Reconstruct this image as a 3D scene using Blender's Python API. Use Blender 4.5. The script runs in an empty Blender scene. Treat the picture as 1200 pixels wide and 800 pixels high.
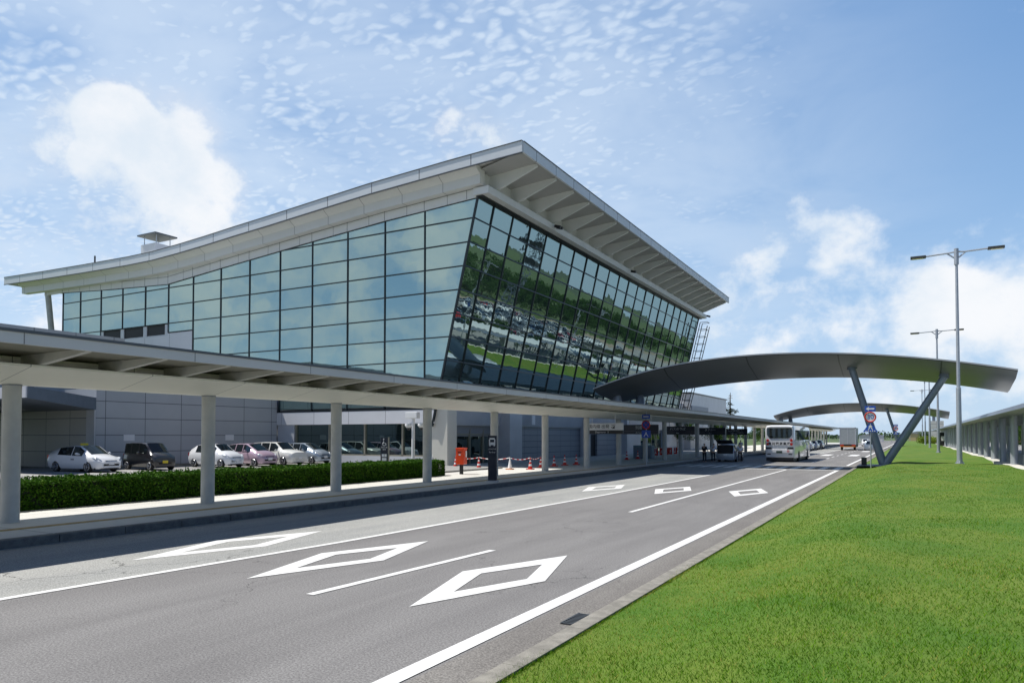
import bpy, bmesh, math, random
import numpy as np
from mathutils import Vector, Matrix
R = math.radians
random.seed(7)
scene = bpy.context.scene
COL = scene.collection

# ------------------------------------------------------------------ camera
cam_d = bpy.data.cameras.new('camera'); cam = bpy.data.objects.new('camera', cam_d); COL.objects.link(cam)
cam.location = (0, 0, 2.3)
cam.rotation_euler = (R(91.5), 0, R(28.9))
cam_d.sensor_width = 36; cam_d.lens = 845 / 1200 * 36
cam_d.shift_y = 0.074
cam_d.clip_end = 9000
scene.camera = cam

# ------------------------------------------------------------------ sun + sky
SUN = Vector((-.52, -.15, 1.0)).normalized()
EL = math.asin(SUN.z); AZ = math.atan2(SUN.x, SUN.y)
sd = bpy.data.lights.new('sun', 'SUN'); sd.energy = 5.0; sd.angle = R(.5); sd.color = (1, .96, .9)
so = bpy.data.objects.new('sun', sd); COL.objects.link(so)
so.rotation_euler = SUN.to_track_quat('Z', 'Y').to_euler()
scene.view_settings.view_transform = 'Standard'; scene.view_settings.look = 'None'
scene.view_settings.exposure = .22; scene.view_settings.gamma = 1
scene.view_settings.use_curve_mapping = False
w = bpy.data.worlds.new('World'); scene.world = w; w.use_nodes = True

class NT:
    """small helper for node graphs"""
    def __init__(s, nt): s.t = nt; nt.nodes.clear()
    def n(s, typ, **kw):
        x = s.t.nodes.new(typ)
        for k, v in kw.items(): setattr(x, k, v)
        return x
    def put(s, sock, v):
        if isinstance(v, bpy.types.NodeSocket): s.t.links.new(v, sock)
        elif v is not None: sock.default_value = v
    def m(s, op, a, b=None, c=None, clamp=False):
        x = s.n('ShaderNodeMath', operation=op); x.use_clamp = clamp
        for i, v in enumerate((a, b, c)): s.put(x.inputs[i], v)
        return x.outputs[0]
    def vm(s, op, a, b=None):
        x = s.n('ShaderNodeVectorMath', operation=op); s.put(x.inputs[0], a)
        if b is not None: s.put(x.inputs[1], b)
        return x.outputs['Value'] if op == 'DOT_PRODUCT' else x.outputs[0]
    def ss(s, v, a, b):
        x = s.n('ShaderNodeMapRange', interpolation_type='SMOOTHSTEP')
        s.put(x.inputs[0], v); x.inputs[1].default_value = a; x.inputs[2].default_value = b
        return x.outputs[0]
    def noise(s, vec, scale, detail=3, rough=.5, dist=0):
        x = s.n('ShaderNodeTexNoise'); s.put(x.inputs['Vector'], vec); x.inputs['Scale'].default_value = scale
        x.inputs['Detail'].default_value = detail; x.inputs['Roughness'].default_value = rough
        x.inputs['Distortion'].default_value = dist
        return x.outputs[0]
    def mix(s, f, a, b, mode='MIX'):
        x = s.n('ShaderNodeMix', data_type='RGBA', blend_type=mode)
        s.put(x.inputs[0], f); s.put(x.inputs[6], a); s.put(x.inputs[7], b)
        return x.outputs[2]
def C4(c): return (c[0], c[1], c[2], 1)

g = NT(w.node_tree)
sky = g.n('ShaderNodeTexSky', sky_type='NISHITA'); sky.sun_disc = False
sky.sun_elevation = EL; sky.sun_rotation = AZ; sky.altitude = 200; sky.dust_density = .6; sky.ozone_density = 2.0
tc = g.n('ShaderNodeTexCoord'); dirn = g.vm('NORMALIZE', tc.outputs['Generated'])
sep = g.n('ShaderNodeSeparateXYZ'); g.put(sep.inputs[0], dirn)
dz = g.m('MAXIMUM', sep.outputs[2], 0.0)
den = g.m('ADD', dz, .16)
cb = g.n('ShaderNodeCombineXYZ'); g.put(cb.inputs[0], g.m('DIVIDE', sep.outputs[0], den)); g.put(cb.inputs[1], g.m('DIVIDE', sep.outputs[1], den))
uv = cb.outputs[0]
def dirpx(x, y):
    yaw, p = R(28.9), R(1.5)
    F = Vector((-math.sin(yaw) * math.cos(p), math.cos(yaw) * math.cos(p), math.sin(p)))
    Rt = Vector((math.cos(yaw), math.sin(yaw), 0)); U = Rt.cross(F)
    return (F + Rt * (x - 600) / 845 + U * (488.9 - y) / 845).normalized()
def blob(d, r0, r1):          # soft disc of directions: 1 inside r1 degrees, 0 outside r0
    dt = g.vm('DOT_PRODUCT', dirn, tuple(d))
    return g.ss(dt, math.cos(R(r0)), math.cos(R(r1)))
# mackerel sky (altocumulus) : fine ripples, strongest to the upper left
warp = g.vm('ADD', uv, g.vm('SCALE', g.n('ShaderNodeTexNoise').outputs[1]))
mp = g.n('ShaderNodeMapping'); g.put(mp.inputs[0], uv); mp.inputs['Rotation'].default_value = (0, 0, R(20)); mp.inputs['Scale'].default_value = (1, 1.5, 1)
n1 = g.noise(mp.outputs[0], 27, 2.5, .5, .45)
n2 = g.noise(uv, 2.6, 4, .55, .6)
vo_ = g.n('ShaderNodeTexVoronoi', feature='SMOOTH_F1', voronoi_dimensions='2D'); vo_.inputs['Scale'].default_value = 24; vo_.inputs['Smoothness'].default_value = .6
wn_ = g.n('ShaderNodeTexNoise'); g.put(wn_.inputs[0], uv); wn_.inputs['Scale'].default_value = 9; wn_.inputs['Detail'].default_value = 3
ws0 = g.n('ShaderNodeVectorMath', operation='SCALE'); g.put(ws0.inputs[0], wn_.outputs[1]); ws0.inputs[3].default_value = .15
g.put(vo_.inputs['Vector'], g.vm('ADD', mp.outputs[0], ws0.outputs[0]))
cell = g.m('SUBTRACT', 1.0, g.ss(vo_.outputs[0], .12, .74))
cell = g.m('MULTIPLY', cell, g.m('MULTIPLY_ADD', g.ss(n1, .28, .6), .6, .4))
alto = g.m('MULTIPLY_ADD', cell, .60, .30)
patch = g.ss(n2, .30, .56)
left = blob(dirpx(250, 110), 48, 24)
wide = blob(dirpx(330, 330), 55, 12)
alto = g.m('MULTIPLY', alto, g.m('MULTIPLY', g.m('MULTIPLY_ADD', patch, .45, .55), left))
veil = g.m('MULTIPLY', g.m('MULTIPLY', g.ss(g.noise(uv, 1.7, 5, .6, .4), .15, .65), .62), wide)
# cumulus
cdir = g.vm('MULTIPLY', dirn, (1, 1, 1.25))
nf = g.noise(cdir, 9.5, 9, .60, .1)
blobs = [((140, 150), 4.2, 1.2, 1.35), ((185, 195), 5.0, 1.5, 1.25), ((120, 190), 3.5, 1, 1.15), ((155, 185), 7.6, 2.2, 1.0), ((215, 235), 6.5, 1.5, .8), ((90, 250), 8, 2, .55), ((555, 165), 4.5, 1, .62), ((960, 350), 11, 3, .60), ((860, 400), 8, 2, .6),
         ((1130, 385), 9, 1.5, .8), ((1190, 330), 7, 1, .75), ((1060, 350), 8, 1, .55), ((1010, 400), 9, 3, .6), ((60, 330), 12, 3, .5), ((450, 90), 8, 2, .25),
         ((1250, 400), 9, 3, .9), ((20, 200), 9, 3, .4)]
bm_ = None
for (p, r0, r1, a) in blobs:
    b = g.m('MULTIPLY', blob(dirpx(*p), r0, r1), a)
    bm_ = b if bm_ is None else g.m('MAXIMUM', bm_, b)
# clouds also on the side of the sky that the gable glass mirrors
for d, r0, r1, a in [((-.75, -.62, .22), 22, 6, .75), ((-.45, -.85, .3), 18, 5, .8), ((-.9, -.3, .15), 14, 4, .7), ((.2, -.95, .3), 20, 5, .7)]:
    b = g.m('MULTIPLY', blob(Vector(d).normalized(), r0, r1), a)
    bm_ = g.m('MAXIMUM', bm_, b)
cum = g.ss(g.m('ADD', nf, g.m('MULTIPLY', bm_, .46)), .62, .94)
hz = g.ss(sep.outputs[2], .30, .0)
cover = g.m('MAXIMUM', g.m('MULTIPLY', alto, .84), g.m('MULTIPLY', cum, .93))
cover = g.m('MAXIMUM', cover, veil)
cover = g.m('MAXIMUM', cover, g.m('MULTIPLY', g.m('MULTIPLY', hz, g.m('MULTIPLY_ADD', left, .35, .40)), 1.0))
shade = g.ss(g.noise(cdir, 9, 5, .6), .3, .7)
ccol = g.mix(shade, (9.0, 9.9, 10.8, 1), (11.2, 11.3, 11.5, 1))
base = g.mix(1.0, sky.outputs[0], (1.05, 1.22, 1.35, 1), 'MULTIPLY')
base = g.mix(g.m('MULTIPLY', g.ss(sep.outputs[2], .85, .45), .72), base, g.mix(g.ss(sep.outputs[2], .12, .50), (4.3, 6.9, 10.4, 1), (2.4, 4.7, 8.7, 1)))
base = g.mix(1.0, base, g.mix(g.ss(sep.outputs[2], .62, .90), (1, 1, 1, 1), (.45, .5, .6, 1)), 'MULTIPLY')  # sky overhead, then behind the camera, dimmed on purpose to cut fill light
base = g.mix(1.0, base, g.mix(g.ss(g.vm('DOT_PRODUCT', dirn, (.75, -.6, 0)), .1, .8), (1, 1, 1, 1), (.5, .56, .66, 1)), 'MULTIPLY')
skyc = g.mix(cover, base, g.mix(cum, (8.6, 9.9, 11.4, 1), ccol))
skyc = g.mix(1.0, skyc, g.mix(g.ss(sep.outputs[2], .60, .85), (1, 1, 1, 1), (.55, .6, .7, 1)), 'MULTIPLY')  # clouds outside the view dimmed along with the sky, for deeper shade
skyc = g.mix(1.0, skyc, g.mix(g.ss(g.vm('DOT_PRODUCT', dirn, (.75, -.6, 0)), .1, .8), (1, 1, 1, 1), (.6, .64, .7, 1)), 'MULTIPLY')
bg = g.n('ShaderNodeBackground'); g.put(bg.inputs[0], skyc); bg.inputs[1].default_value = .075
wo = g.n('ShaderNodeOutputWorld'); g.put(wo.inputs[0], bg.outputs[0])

# ------------------------------------------------------------------ materials
MATS = {}
def mat(name, col, rough=.6, metal=0, var=.0, vscale=3., bump=0., bscale=40., col2=None, spec=.5, fine=0., coat=0., space='Object'):
    if name in MATS: return MATS[name]
    m = bpy.data.materials.new(name); m.use_nodes = True; t = NT(m.node_tree)
    b = t.n('ShaderNodeBsdfPrincipled'); o = t.n('ShaderNodeOutputMaterial'); t.put(o.inputs[0], b.outputs[0])
    tcn = t.n('ShaderNodeTexCoord').outputs[space]
    c = C4(col)
    if var or col2:
        c2 = C4(col2) if col2 else C4([x * (1 - var) for x in col])
        n = t.noise(tcn, vscale, 6, .6, .3)
        c = t.mix(t.ss(n, .32, .68), c, c2)
    if fine:
        nfn = t.noise(tcn, 90, 2, .7)
        c = t.mix(1.0, c, t.mix(t.ss(nfn, .3, .7), (1 - fine,) * 3 + (1,), (1 + fine,) * 3 + (1,)), 'MULTIPLY')
    t.put(b.inputs['Base Color'], c)
    b.inputs['Roughness'].default_value = rough; b.inputs['Metallic'].default_value = metal
    b.inputs['Specular IOR Level'].default_value = spec
    if coat: b.inputs['Coat Weight'].default_value = coat; b.inputs['Coat Roughness'].default_value = .03
    if bump:
        bn = t.n('ShaderNodeBump'); bn.inputs['Strength'].default_value = bump; bn.inputs['Distance'].default_value = .02
        t.put(bn.inputs['Height'], t.noise(tcn, bscale, 4, .6)); t.put(b.inputs['Normal'], bn.outputs[0])
    MATS[name] = m; return m

def panel_mat(name, col, axes, w_, h_, off=(0, 0), joint=.015, jcol=(.05, .055, .06), rough=.45, var=.08):
    """clad wall with straight joints: axes picks which two object axes carry the grid"""
    if name in MATS: return MATS[name]
    m = bpy.data.materials.new(name); m.use_nodes = True; t = NT(m.node_tree)
    b = t.n('ShaderNodeBsdfPrincipled'); o = t.n('ShaderNodeOutputMaterial'); t.put(o.inputs[0], b.outputs[0])
    s = t.n('ShaderNodeSeparateXYZ'); t.put(s.inputs[0], t.n('ShaderNodeTexCoord').outputs['Object'])
    js = []; ids = []
    for ax, size, of in zip(axes, (w_, h_), off):
        q = t.m('DIVIDE', t.m('SUBTRACT', s.outputs['XYZ'.index(ax)], of), size)
        fr = t.m('FRACT', q); ids.append(t.m('FLOOR', q))
        edge = t.m('MINIMUM', fr, t.m('SUBTRACT', 1.0, fr))
        js.append(t.m('LESS_THAN', edge, joint / size))
    j = t.m('MAXIMUM', js[0], js[1])
    wn = t.n('ShaderNodeTexWhiteNoise', noise_dimensions='2D'); cb_ = t.n('ShaderNodeCombineXYZ')
    t.put(cb_.inputs[0], ids[0]); t.put(cb_.inputs[1], ids[1]); t.put(wn.inputs[0], cb_.outputs[0])
    c = t.mix(wn.outputs[0], C4(col), C4([x * (1 - var) for x in col]))
    n = t.noise(t.n('ShaderNodeTexCoord').outputs['Object'], .8, 5, .6)
    c = t.mix(t.m('MULTIPLY', t.ss(n, .4, .75), .12), c, C4([x * .6 for x in col]))
    c = t.mix(j, c, C4(jcol)); t.put(b.inputs['Base Color'], c); b.inputs['Roughness'].default_value = rough
    MATS[name] = m; return m

def glass_mat(name, tint, dark, fac, rough=.01, wav=.02, wscale=.9):
    m = bpy.data.materials.new(name); m.use_nodes = True; t = NT(m.node_tree)
    gl = t.n('ShaderNodeBsdfGlossy'); gl.inputs['Color'].default_value = C4(tint); gl.inputs['Roughness'].default_value = rough
    df = t.n('ShaderNodeBsdfDiffuse'); df.inputs['Color'].default_value = C4(dark)
    lw = t.n('ShaderNodeFresnel'); lw.inputs[0].default_value = 1.45
    f = t.m('ADD', t.m('MULTIPLY', lw.outputs[0], 1 - fac), fac, clamp=True)
    mx = t.n('ShaderNodeMixShader'); t.put(mx.inputs[0], f); t.put(mx.inputs[1], df.outputs[0]); t.put(mx.inputs[2], gl.outputs[0])
    bn = t.n('ShaderNodeBump'); bn.inputs['Strength'].default_value = 1; bn.inputs['Distance'].default_value = wav
    t.put(bn.inputs['Height'], t.noise(t.n('ShaderNodeTexCoord').outputs['Object'], wscale, 2, .5)); t.put(gl.inputs['Normal'], bn.outputs[0])
    o = t.n('ShaderNodeOutputMaterial'); t.put(o.inputs[0], mx.outputs[0])
    MATS[name] = m; return m

def asphalt_mat(name, c1, c2, seed=0, crack=.5):
    m = bpy.data.materials.new(name); m.use_nodes = True; t = NT(m.node_tree)
    b = t.n('ShaderNodeBsdfPrincipled'); o = t.n('ShaderNodeOutputMaterial'); t.put(o.inputs[0], b.outputs[0])
    co = t.n('ShaderNodeTexCoord').outputs['Object']
    mp = t.n('ShaderNodeMapping'); t.put(mp.inputs[0], co); mp.inputs['Scale'].default_value = (1, .12, 1); mp.inputs['Location'].default_value = (seed, seed, 0)
    n = t.noise(mp.outputs[0], 1.1, 5, .6, .4); c = t.mix(t.ss(n, .3, .7), C4(c1), C4(c2))
    n = t.noise(co, .35, 4, .6); c = t.mix(t.m('MULTIPLY', t.ss(n, .45, .8), .35), c, C4([x * .72 for x in c1]))
    gr = t.noise(co, 42, 2, .8); c = t.mix(1, c, t.mix(t.ss(gr, .34, .66), (.66, .66, .66, 1), (1.34, 1.34, 1.34, 1)), 'MULTIPLY')
    gr2 = t.noise(co, 28, 3, .7); c = t.mix(1, c, t.mix(t.ss(gr2, .25, .75), (.9, .9, .9, 1), (1.1, 1.1, 1.1, 1)), 'MULTIPLY')
    # cracks: edges of warped cells, kept only in patches
    wv = t.vm('ADD', co, t.vm('SCALE', t.n('ShaderNodeTexNoise').outputs[1]))
    nz = t.n('ShaderNodeTexNoise'); t.put(nz.inputs[0], co); nz.inputs['Scale'].default_value = 2.2; nz.inputs['Detail'].default_value = 5
    vo = t.n('ShaderNodeTexVoronoi', feature='DISTANCE_TO_EDGE'); vo.inputs['Scale'].default_value = .33
    sc_ = t.n('ShaderNodeVectorMath', operation='SCALE'); t.put(sc_.inputs[0], nz.outputs[1]); sc_.inputs[3].default_value = .9
    t.put(vo.inputs['Vector'], t.vm('ADD', co, sc_.outputs[0]))
    ck = t.m('LESS_THAN', vo.outputs[0], .0035)
    pk = t.ss(t.noise(co, .22, 2, .5), .5, .6)
    ck = t.m('MULTIPLY', t.m('MULTIPLY', ck, pk), crack); c = t.mix(ck, c, (.03, .03, .03, 1))
    t.put(b.inputs['Base Color'], c); b.inputs['Roughness'].default_value = .85; b.inputs['Specular IOR Level'].default_value = .3
    bn = t.n('ShaderNodeBump'); bn.inputs['Strength'].default_value = .35; bn.inputs['Distance'].default_value = .006
    t.put(bn.inputs['Height'], gr); t.put(b.inputs['Normal'], bn.outputs[0])
    MATS[name] = m; return m

M_road = asphalt_mat('road_asphalt', (.168, .163, .160), (.205, .20, .195), 0, .55)
M_lane = asphalt_mat('old_lane_asphalt', (.27, .275, .265), (.33, .33, .31), 5, .7)
M_gut = asphalt_mat('gutter_asphalt', (.15, .14, .13), (.20, .19, .175), 11, .5)
M_lot = asphalt_mat('lot_asphalt', (.25, .25, .245), (.31, .305, .29), 17, .4)
M_paint = mat('road_paint', (.76, .76, .74), .6, var=.14, vscale=6, fine=.10)
def wear(m):
    t = NT.__new__(NT); t.t = m.node_tree; b = [n for n in m.node_tree.nodes if n.type == 'BSDF_PRINCIPLED'][0]
    co = t.n('ShaderNodeTexCoord').outputs['Object']; src_ = b.inputs['Base Color'].links[0].from_socket
    k_ = t.m('MULTIPLY', t.ss(t.noise(co, 55, 4, .75), .60, .68), t.ss(t.noise(co, 1.2, 4, .6), .38, .62))
    t.put(b.inputs['Base Color'], t.mix(t.m('MULTIPLY', k_, .75), src_, (.22, .22, .21, 1)))
wear(M_paint)
M_kerb = mat('kerb_concrete', (.27, .255, .22), .85, var=.35, vscale=5, fine=.12, bump=.3)
M_kerbd = mat('kerb_dark', (.15, .15, .145), .85, var=.35, vscale=5, fine=.12, bump=.3)
M_walk = panel_mat('walk_slab', (.60, .59, .55), 'XY', 1.5, 3.0, joint=.012, jcol=(.2, .2, .19), rough=.85, var=.14)
M_tact = mat('tactile_yellow', (.42, .30, .12), .8, var=.3, vscale=7)
M_cream = mat('canopy_paint', (.62, .61, .55), .45, var=.08, vscale=1.4)
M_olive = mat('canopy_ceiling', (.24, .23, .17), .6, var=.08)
M_soff = panel_mat('soffit_panel', (.90, .88, .76), 'XY', 99, 3.05, joint=.01, jcol=(.3, .3, .27), var=.04)
M_fascia = panel_mat('canopy_fascia_paint', (.58, .59, .58), 'XY', 99, 4.0, joint=.012, jcol=(.2, .2, .2), var=.05)
M_colm = mat('column_paint', (.56, .555, .52), .5, var=.16, vscale=1.6)
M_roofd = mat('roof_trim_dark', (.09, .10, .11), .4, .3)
M_rooft = mat('roof_top_grey', (.33, .34, .35), .5, .2, var=.2)
M_white = mat('roof_white', (.70, .71, .70), .4, var=.06, vscale=.7)
M_white2 = panel_mat('roof_white_panels', (.68, .68, .66), 'XY', 3.5, 3.0, joint=.02, jcol=(.25, .25, .25), var=.05)
M_fasf = panel_mat('fascia_panels', (.66, .69, .72), 'XY', 4.2, 3.0, joint=.04, jcol=(.22, .23, .25), var=.04)
M_wallY = panel_mat('wall_panel_y', (.46, .48, .50), 'YZ', 2.7, 1.07, (27.4, .23), joint=.022, jcol=(.12, .13, .14))
M_wallX = panel_mat('wall_panel_x', (.50, .50, .47), 'XZ', 2.7, 1.07, (-44.4, .23), joint=.022, jcol=(.12, .13, .14))
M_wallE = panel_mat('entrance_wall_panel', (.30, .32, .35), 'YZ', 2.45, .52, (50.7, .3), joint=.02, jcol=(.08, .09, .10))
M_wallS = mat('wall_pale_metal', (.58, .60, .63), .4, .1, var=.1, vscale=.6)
M_band = panel_mat('white_band', (.72, .73, .75), 'XY', 3.5, 2.8, (-29.9, 0), joint=.02, jcol=(.25, .25, .27))
M_blue = mat('blue_grey_metal', (.16, .19, .24), .4, .3, var=.1)
M_mull = mat('mullion_dark', (.022, .03, .035), .35, .4)
M_gg = glass_mat('gable_glass', (.50, .66, .64), (.10, .15, .145), .55, .02, .006, .5)
M_fg = glass_mat('front_glass', (.47, .60, .59), (.06, .09, .085), .56, .004, .0045, .8)
M_lg = glass_mat('lower_glass', (.35, .45, .43), (.012, .02, .022), .45, .004, .004, .8)
M_dark = mat('dark_void', (.012, .013, .015), .6)
M_arch = panel_mat('arch_metal', (.17, .175, .18), 'XY', 6.0, 40, (-10.2, 0), joint=.04, jcol=(.05, .05, .05), rough=.38, var=.06)
M_arche = mat('arch_edge', (.42, .43, .44), .35, .3)
M_leg = mat('leg_metal', (.21, .25, .31), .4, .2, var=.1)
M_galv = mat('lamp_grey', (.44, .47, .52), .4, .4, var=.1)
M_lampd = mat('lamp_head_dark', (.05, .05, .045), .4)
M_lens = mat('lamp_lens', (.6, .58, .3), .3)
M_black = mat('black_plastic', (.015, .016, .018), .45)
M_rub = mat('tyre_rubber', (.018, .018, .018), .8)
M_rim = mat('alloy_rim', (.55, .56, .58), .25, .8)
M_cglass = glass_mat('car_glass', (.45, .52, .52), (.01, .013, .015), .12, .02, .0, 1)
M_red = mat('signal_red', (.58, .03, .015), .45)
M_orange = mat('postbox_red', (.80, .07, .012), .35, var=.08)
M_lred = mat('tail_lamp_red', (.5, .01, .01), .2, coat=.6)
M_lamp = mat('head_lamp', (.75, .78, .8), .1, .3, coat=1)
M_sblue = mat('sign_blue', (.02, .09, .48), .4)
M_navy = mat('sign_navy', (.008, .013, .03), .35)
M_sw = mat('sign_white', (.8, .8, .8), .4)
M_yel = mat('plate_yellow', (.8, .6, .03), .4)
M_conc = mat('concrete_pale', (.66, .64, .58), .85, var=.15, vscale=.6, fine=.08)
M_bark = mat('bark', (.10, .075, .05), .9, var=.4, vscale=8, bump=.6)
M_skin = mat('skin', (.55, .36, .26), .55)
M_shirt = mat('shirt_white', (.78, .80, .85), .7)
M_trou = mat('trousers_dark', (.02, .022, .03), .8)
M_hair = mat('hair_black', (.012, .010, .009), .6)
M_trough = mat('cream_wall', (.62, .61, .54), .6, var=.08, vscale=.5)

def leaf_mat(name, c1, c2, c3, trans=.25):
    m = bpy.data.materials.new(name); m.use_nodes = True; t = NT(m.node_tree)
    at = t.n('ShaderNodeAttribute'); at.attribute_name = 'tone'
    c = t.mix(t.ss(at.outputs['Fac'], 0, .6), C4(c1), C4(c2)); c = t.mix(t.ss(at.outputs['Fac'], .6, 1), c, C4(c3))
    df = t.n('ShaderNodeBsdfPrincipled'); t.put(df.inputs['Base Color'], c); df.inputs['Roughness'].default_value = .75; df.inputs['Specular IOR Level'].default_value = .12
    tr = t.n('ShaderNodeBsdfTranslucent'); t.put(tr.inputs[0], c)
    mx = t.n('ShaderNodeMixShader'); mx.inputs[0].default_value = trans; t.put(mx.inputs[1], df.outputs[0]); t.put(mx.inputs[2], tr.outputs[0])
    o = t.n('ShaderNodeOutputMaterial'); t.put(o.inputs[0], mx.outputs[0]); MATS[name] = m; return m
M_grassb = leaf_mat('grass_blade', (.045, .135, .002), (.125, .275, .004), (.36, .33, .08), .3)
M_hedge = leaf_mat('hedge_leaf', (.018, .06, .006), (.05, .14, .010), (.12, .22, .02), .2)
M_leafA = leaf_mat('tree_leaf', (.02, .055, .010), (.045, .10, .016), (.08, .14, .03), .2)
M_leafY = leaf_mat('shrub_leaf_yellow', (.10, .17, .015), (.2, .27, .03), (.32, .36, .06), .2)
M_needle = leaf_mat('conifer_needle', (.008, .018, .008), (.014, .03, .012), (.03, .045, .02), .1)
M_bar = mat('lawn_soil', (.055, .135, .003), .95, var=.0, col2=(.11, .165, .012), vscale=.55, bump=.6, bscale=30, fine=.25)

# ------------------------------------------------------------------ mesh helpers
class MB:
    def __init__(s): s.v = []; s.f = []; s.mi = []; s.ms = []
    def midx(s, m):
        if m not in s.ms: s.ms.append(m)
        return s.ms.index(m)
    def add(s, vs, fs, m=None):
        o = len(s.v); s.v += [tuple(p) for p in vs]; s.f += [tuple(i + o for i in f) for f in fs]
        s.mi += [s.midx(m)] * len(fs); return s
    def box(s, x0, x1, y0, y1, z0, z1, m=None):
        vs = [(x, y, z) for z in (z0, z1) for y in (y0, y1) for x in (x0, x1)]
        return s.add(vs, [(0, 2, 3, 1), (4, 5, 7, 6), (0, 1, 5, 4), (2, 6, 7, 3), (0, 4, 6, 2), (1, 3, 7, 5)], m)
    def hexa(s, a, b, m=None):      # two quads a, b (same winding) bridged
        vs = list(a) + list(b); n = len(a)
        fs = [tuple(range(n))[::-1], tuple(range(n, 2 * n))] + [(i, (i + 1) % n, n + (i + 1) % n, n + i) for i in range(n)]
        return s.add(vs, fs, m)
    def prism(s, poly, axis, a, b, m=None):
        def P(p, t):
            return {'x': (t, p[0], p[1]), 'y': (p[0], t, p[1]), 'z': (p[0], p[1], t)}[axis]
        return s.hexa([P(p, a) for p in poly], [P(p, b) for p in poly], m)
    def tube(s, pts, rad, n=10, m=None, cap=True):
        pts = [Vector(p) for p in pts]; rad = rad if isinstance(rad, (list, tuple)) else [rad] * len(pts)
        rings = []
        for i, p in enumerate(pts):
            d = (pts[min(i + 1, len(pts) - 1)] - pts[max(i - 1, 0)]).normalized()
            a = d.orthogonal().normalized() if i == 0 else (rings_a - d * rings_a.dot(d)).normalized()
            rings_a = a; b = d.cross(a)
            rings.append([p + (a * math.cos(2 * math.pi * k / n) + b * math.sin(2 * math.pi * k / n)) * rad[i] for k in range(n)])
        vs = [q for r_ in rings for q in r_]; fs = []
        for i in range(len(pts) - 1):
            for k in range(n): fs.append((i * n + k, i * n + (k + 1) % n, (i + 1) * n + (k + 1) % n, (i + 1) * n + k))
        if cap: fs += [tuple(range(n))[::-1], tuple(range(len(vs) - n, len(vs)))]
        return s.add(vs, fs, m)
    def bar(s, a, b, w_, h_, m=None, up=(0, 0, 1)):
        a, b = Vector(a), Vector(b); d = (b - a).normalized(); sd_ = d.cross(Vector(up))
        if sd_.length < 1e-4: sd_ = Vector((1, 0, 0))
        sd_ = sd_.normalized() * w_ / 2; u = sd_.cross(d).normalized() * h_ / 2
        q = lambda c: [c - sd_ - u, c + sd_ - u, c + sd_ + u, c - sd_ + u]
        return s.hexa(q(a), q(b), m)
    def build(s, name, m=None, parent=None, smooth=False, bevel=0, fix=True):
        me = bpy.data.meshes.new(name); me.from_pydata(s.v, [], s.f)
        for mm in s.ms: me.materials.append(mm or m)
        me.polygons.foreach_set('material_index', s.mi)
        if fix:
            b = bmesh.new(); b.from_mesh(me); bmesh.ops.recalc_face_normals(b, faces=b.faces)
            if bevel: bmesh.ops.bevel(b, geom=b.edges[:], offset=bevel, segments=2, affect='EDGES', profile=.6)
            b.to_mesh(me); b.free()
        if smooth:
            me.polygons.foreach_set('use_smooth', [True] * len(me.polygons))
            try: me.set_sharp_from_angle(angle=R(40))
            except Exception: pass
        me.update()
        o = bpy.data.objects.new(name, me); COL.objects.link(o)
        if parent: o.parent = parent
        return o
def tag(o, label=None, cat=None, group=None, kind=None):
    if label: o['label'] = label
    if cat: o['category'] = cat
    if group: o['group'] = group
    if kind: o['kind'] = kind
    return o
def empty(name, loc, label, cat, group=None, rz=0):
    o = bpy.data.objects.new(name, None); COL.objects.link(o); o.location = loc; o.rotation_euler = (0, 0, rz); o.empty_display_size = .3
    return tag(o, label, cat, group)
def struct(name, mb, m, **k): return tag(mb.build(name, m, **k), kind='structure')
def copy_tree(o, parent=None):
    c = o.copy(); COL.objects.link(c)
    if parent: c.parent = parent
    for ch in [x for x in bpy.data.objects if x.parent == o]: copy_tree(ch, c)
    return c
def text(name, body, m, parent, loc, size, rot, label=None, extrude=.004, align='CENTER', bold=0):
    cu = bpy.data.curves.new(name, 'FONT'); cu.body = body; cu.size = size; cu.extrude = extrude
    cu.align_x = align; cu.align_y = 'CENTER'; cu.resolution_u = 3; cu.offset = bold
    t = bpy.data.objects.new(name, cu); COL.objects.link(t)
    dg = bpy.context.evaluated_depsgraph_get(); me = bpy.data.meshes.new_from_object(t.evaluated_get(dg))
    bpy.data.objects.remove(t); me.name = name; me.materials.clear(); me.materials.append(m)
    o = bpy.data.objects.new(name, me); COL.objects.link(o); o.location = loc; o.rotation_euler = rot; o.parent = parent
    if label: o['label'] = label
    return o
ROT_S = (R(90), 0, 0)      # readable from the -Y side
def np_mesh(name, verts, faces, m, parent=None, tone=None, smooth=False):
    me = bpy.data.meshes.new(name); nv, nf = len(verts), len(faces); k = faces.shape[1]
    me.vertices.add(nv); me.vertices.foreach_set('co', verts.astype(np.float32).ravel())
    me.loops.add(nf * k); me.loops.foreach_set('vertex_index', faces.astype(np.int32).ravel())
    me.polygons.add(nf); me.polygons.foreach_set('loop_start', np.arange(0, nf * k, k, dtype=np.int32))
    if tone is not None:
        a = me.attributes.new('tone', 'FLOAT', 'FACE'); a.data.foreach_set('value', tone.astype(np.float32))
    me.materials.append(m); me.update(calc_edges=True); me.validate()
    o = bpy.data.objects.new(name, me); COL.objects.link(o)
    if parent: o.parent = parent
    return o

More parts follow.
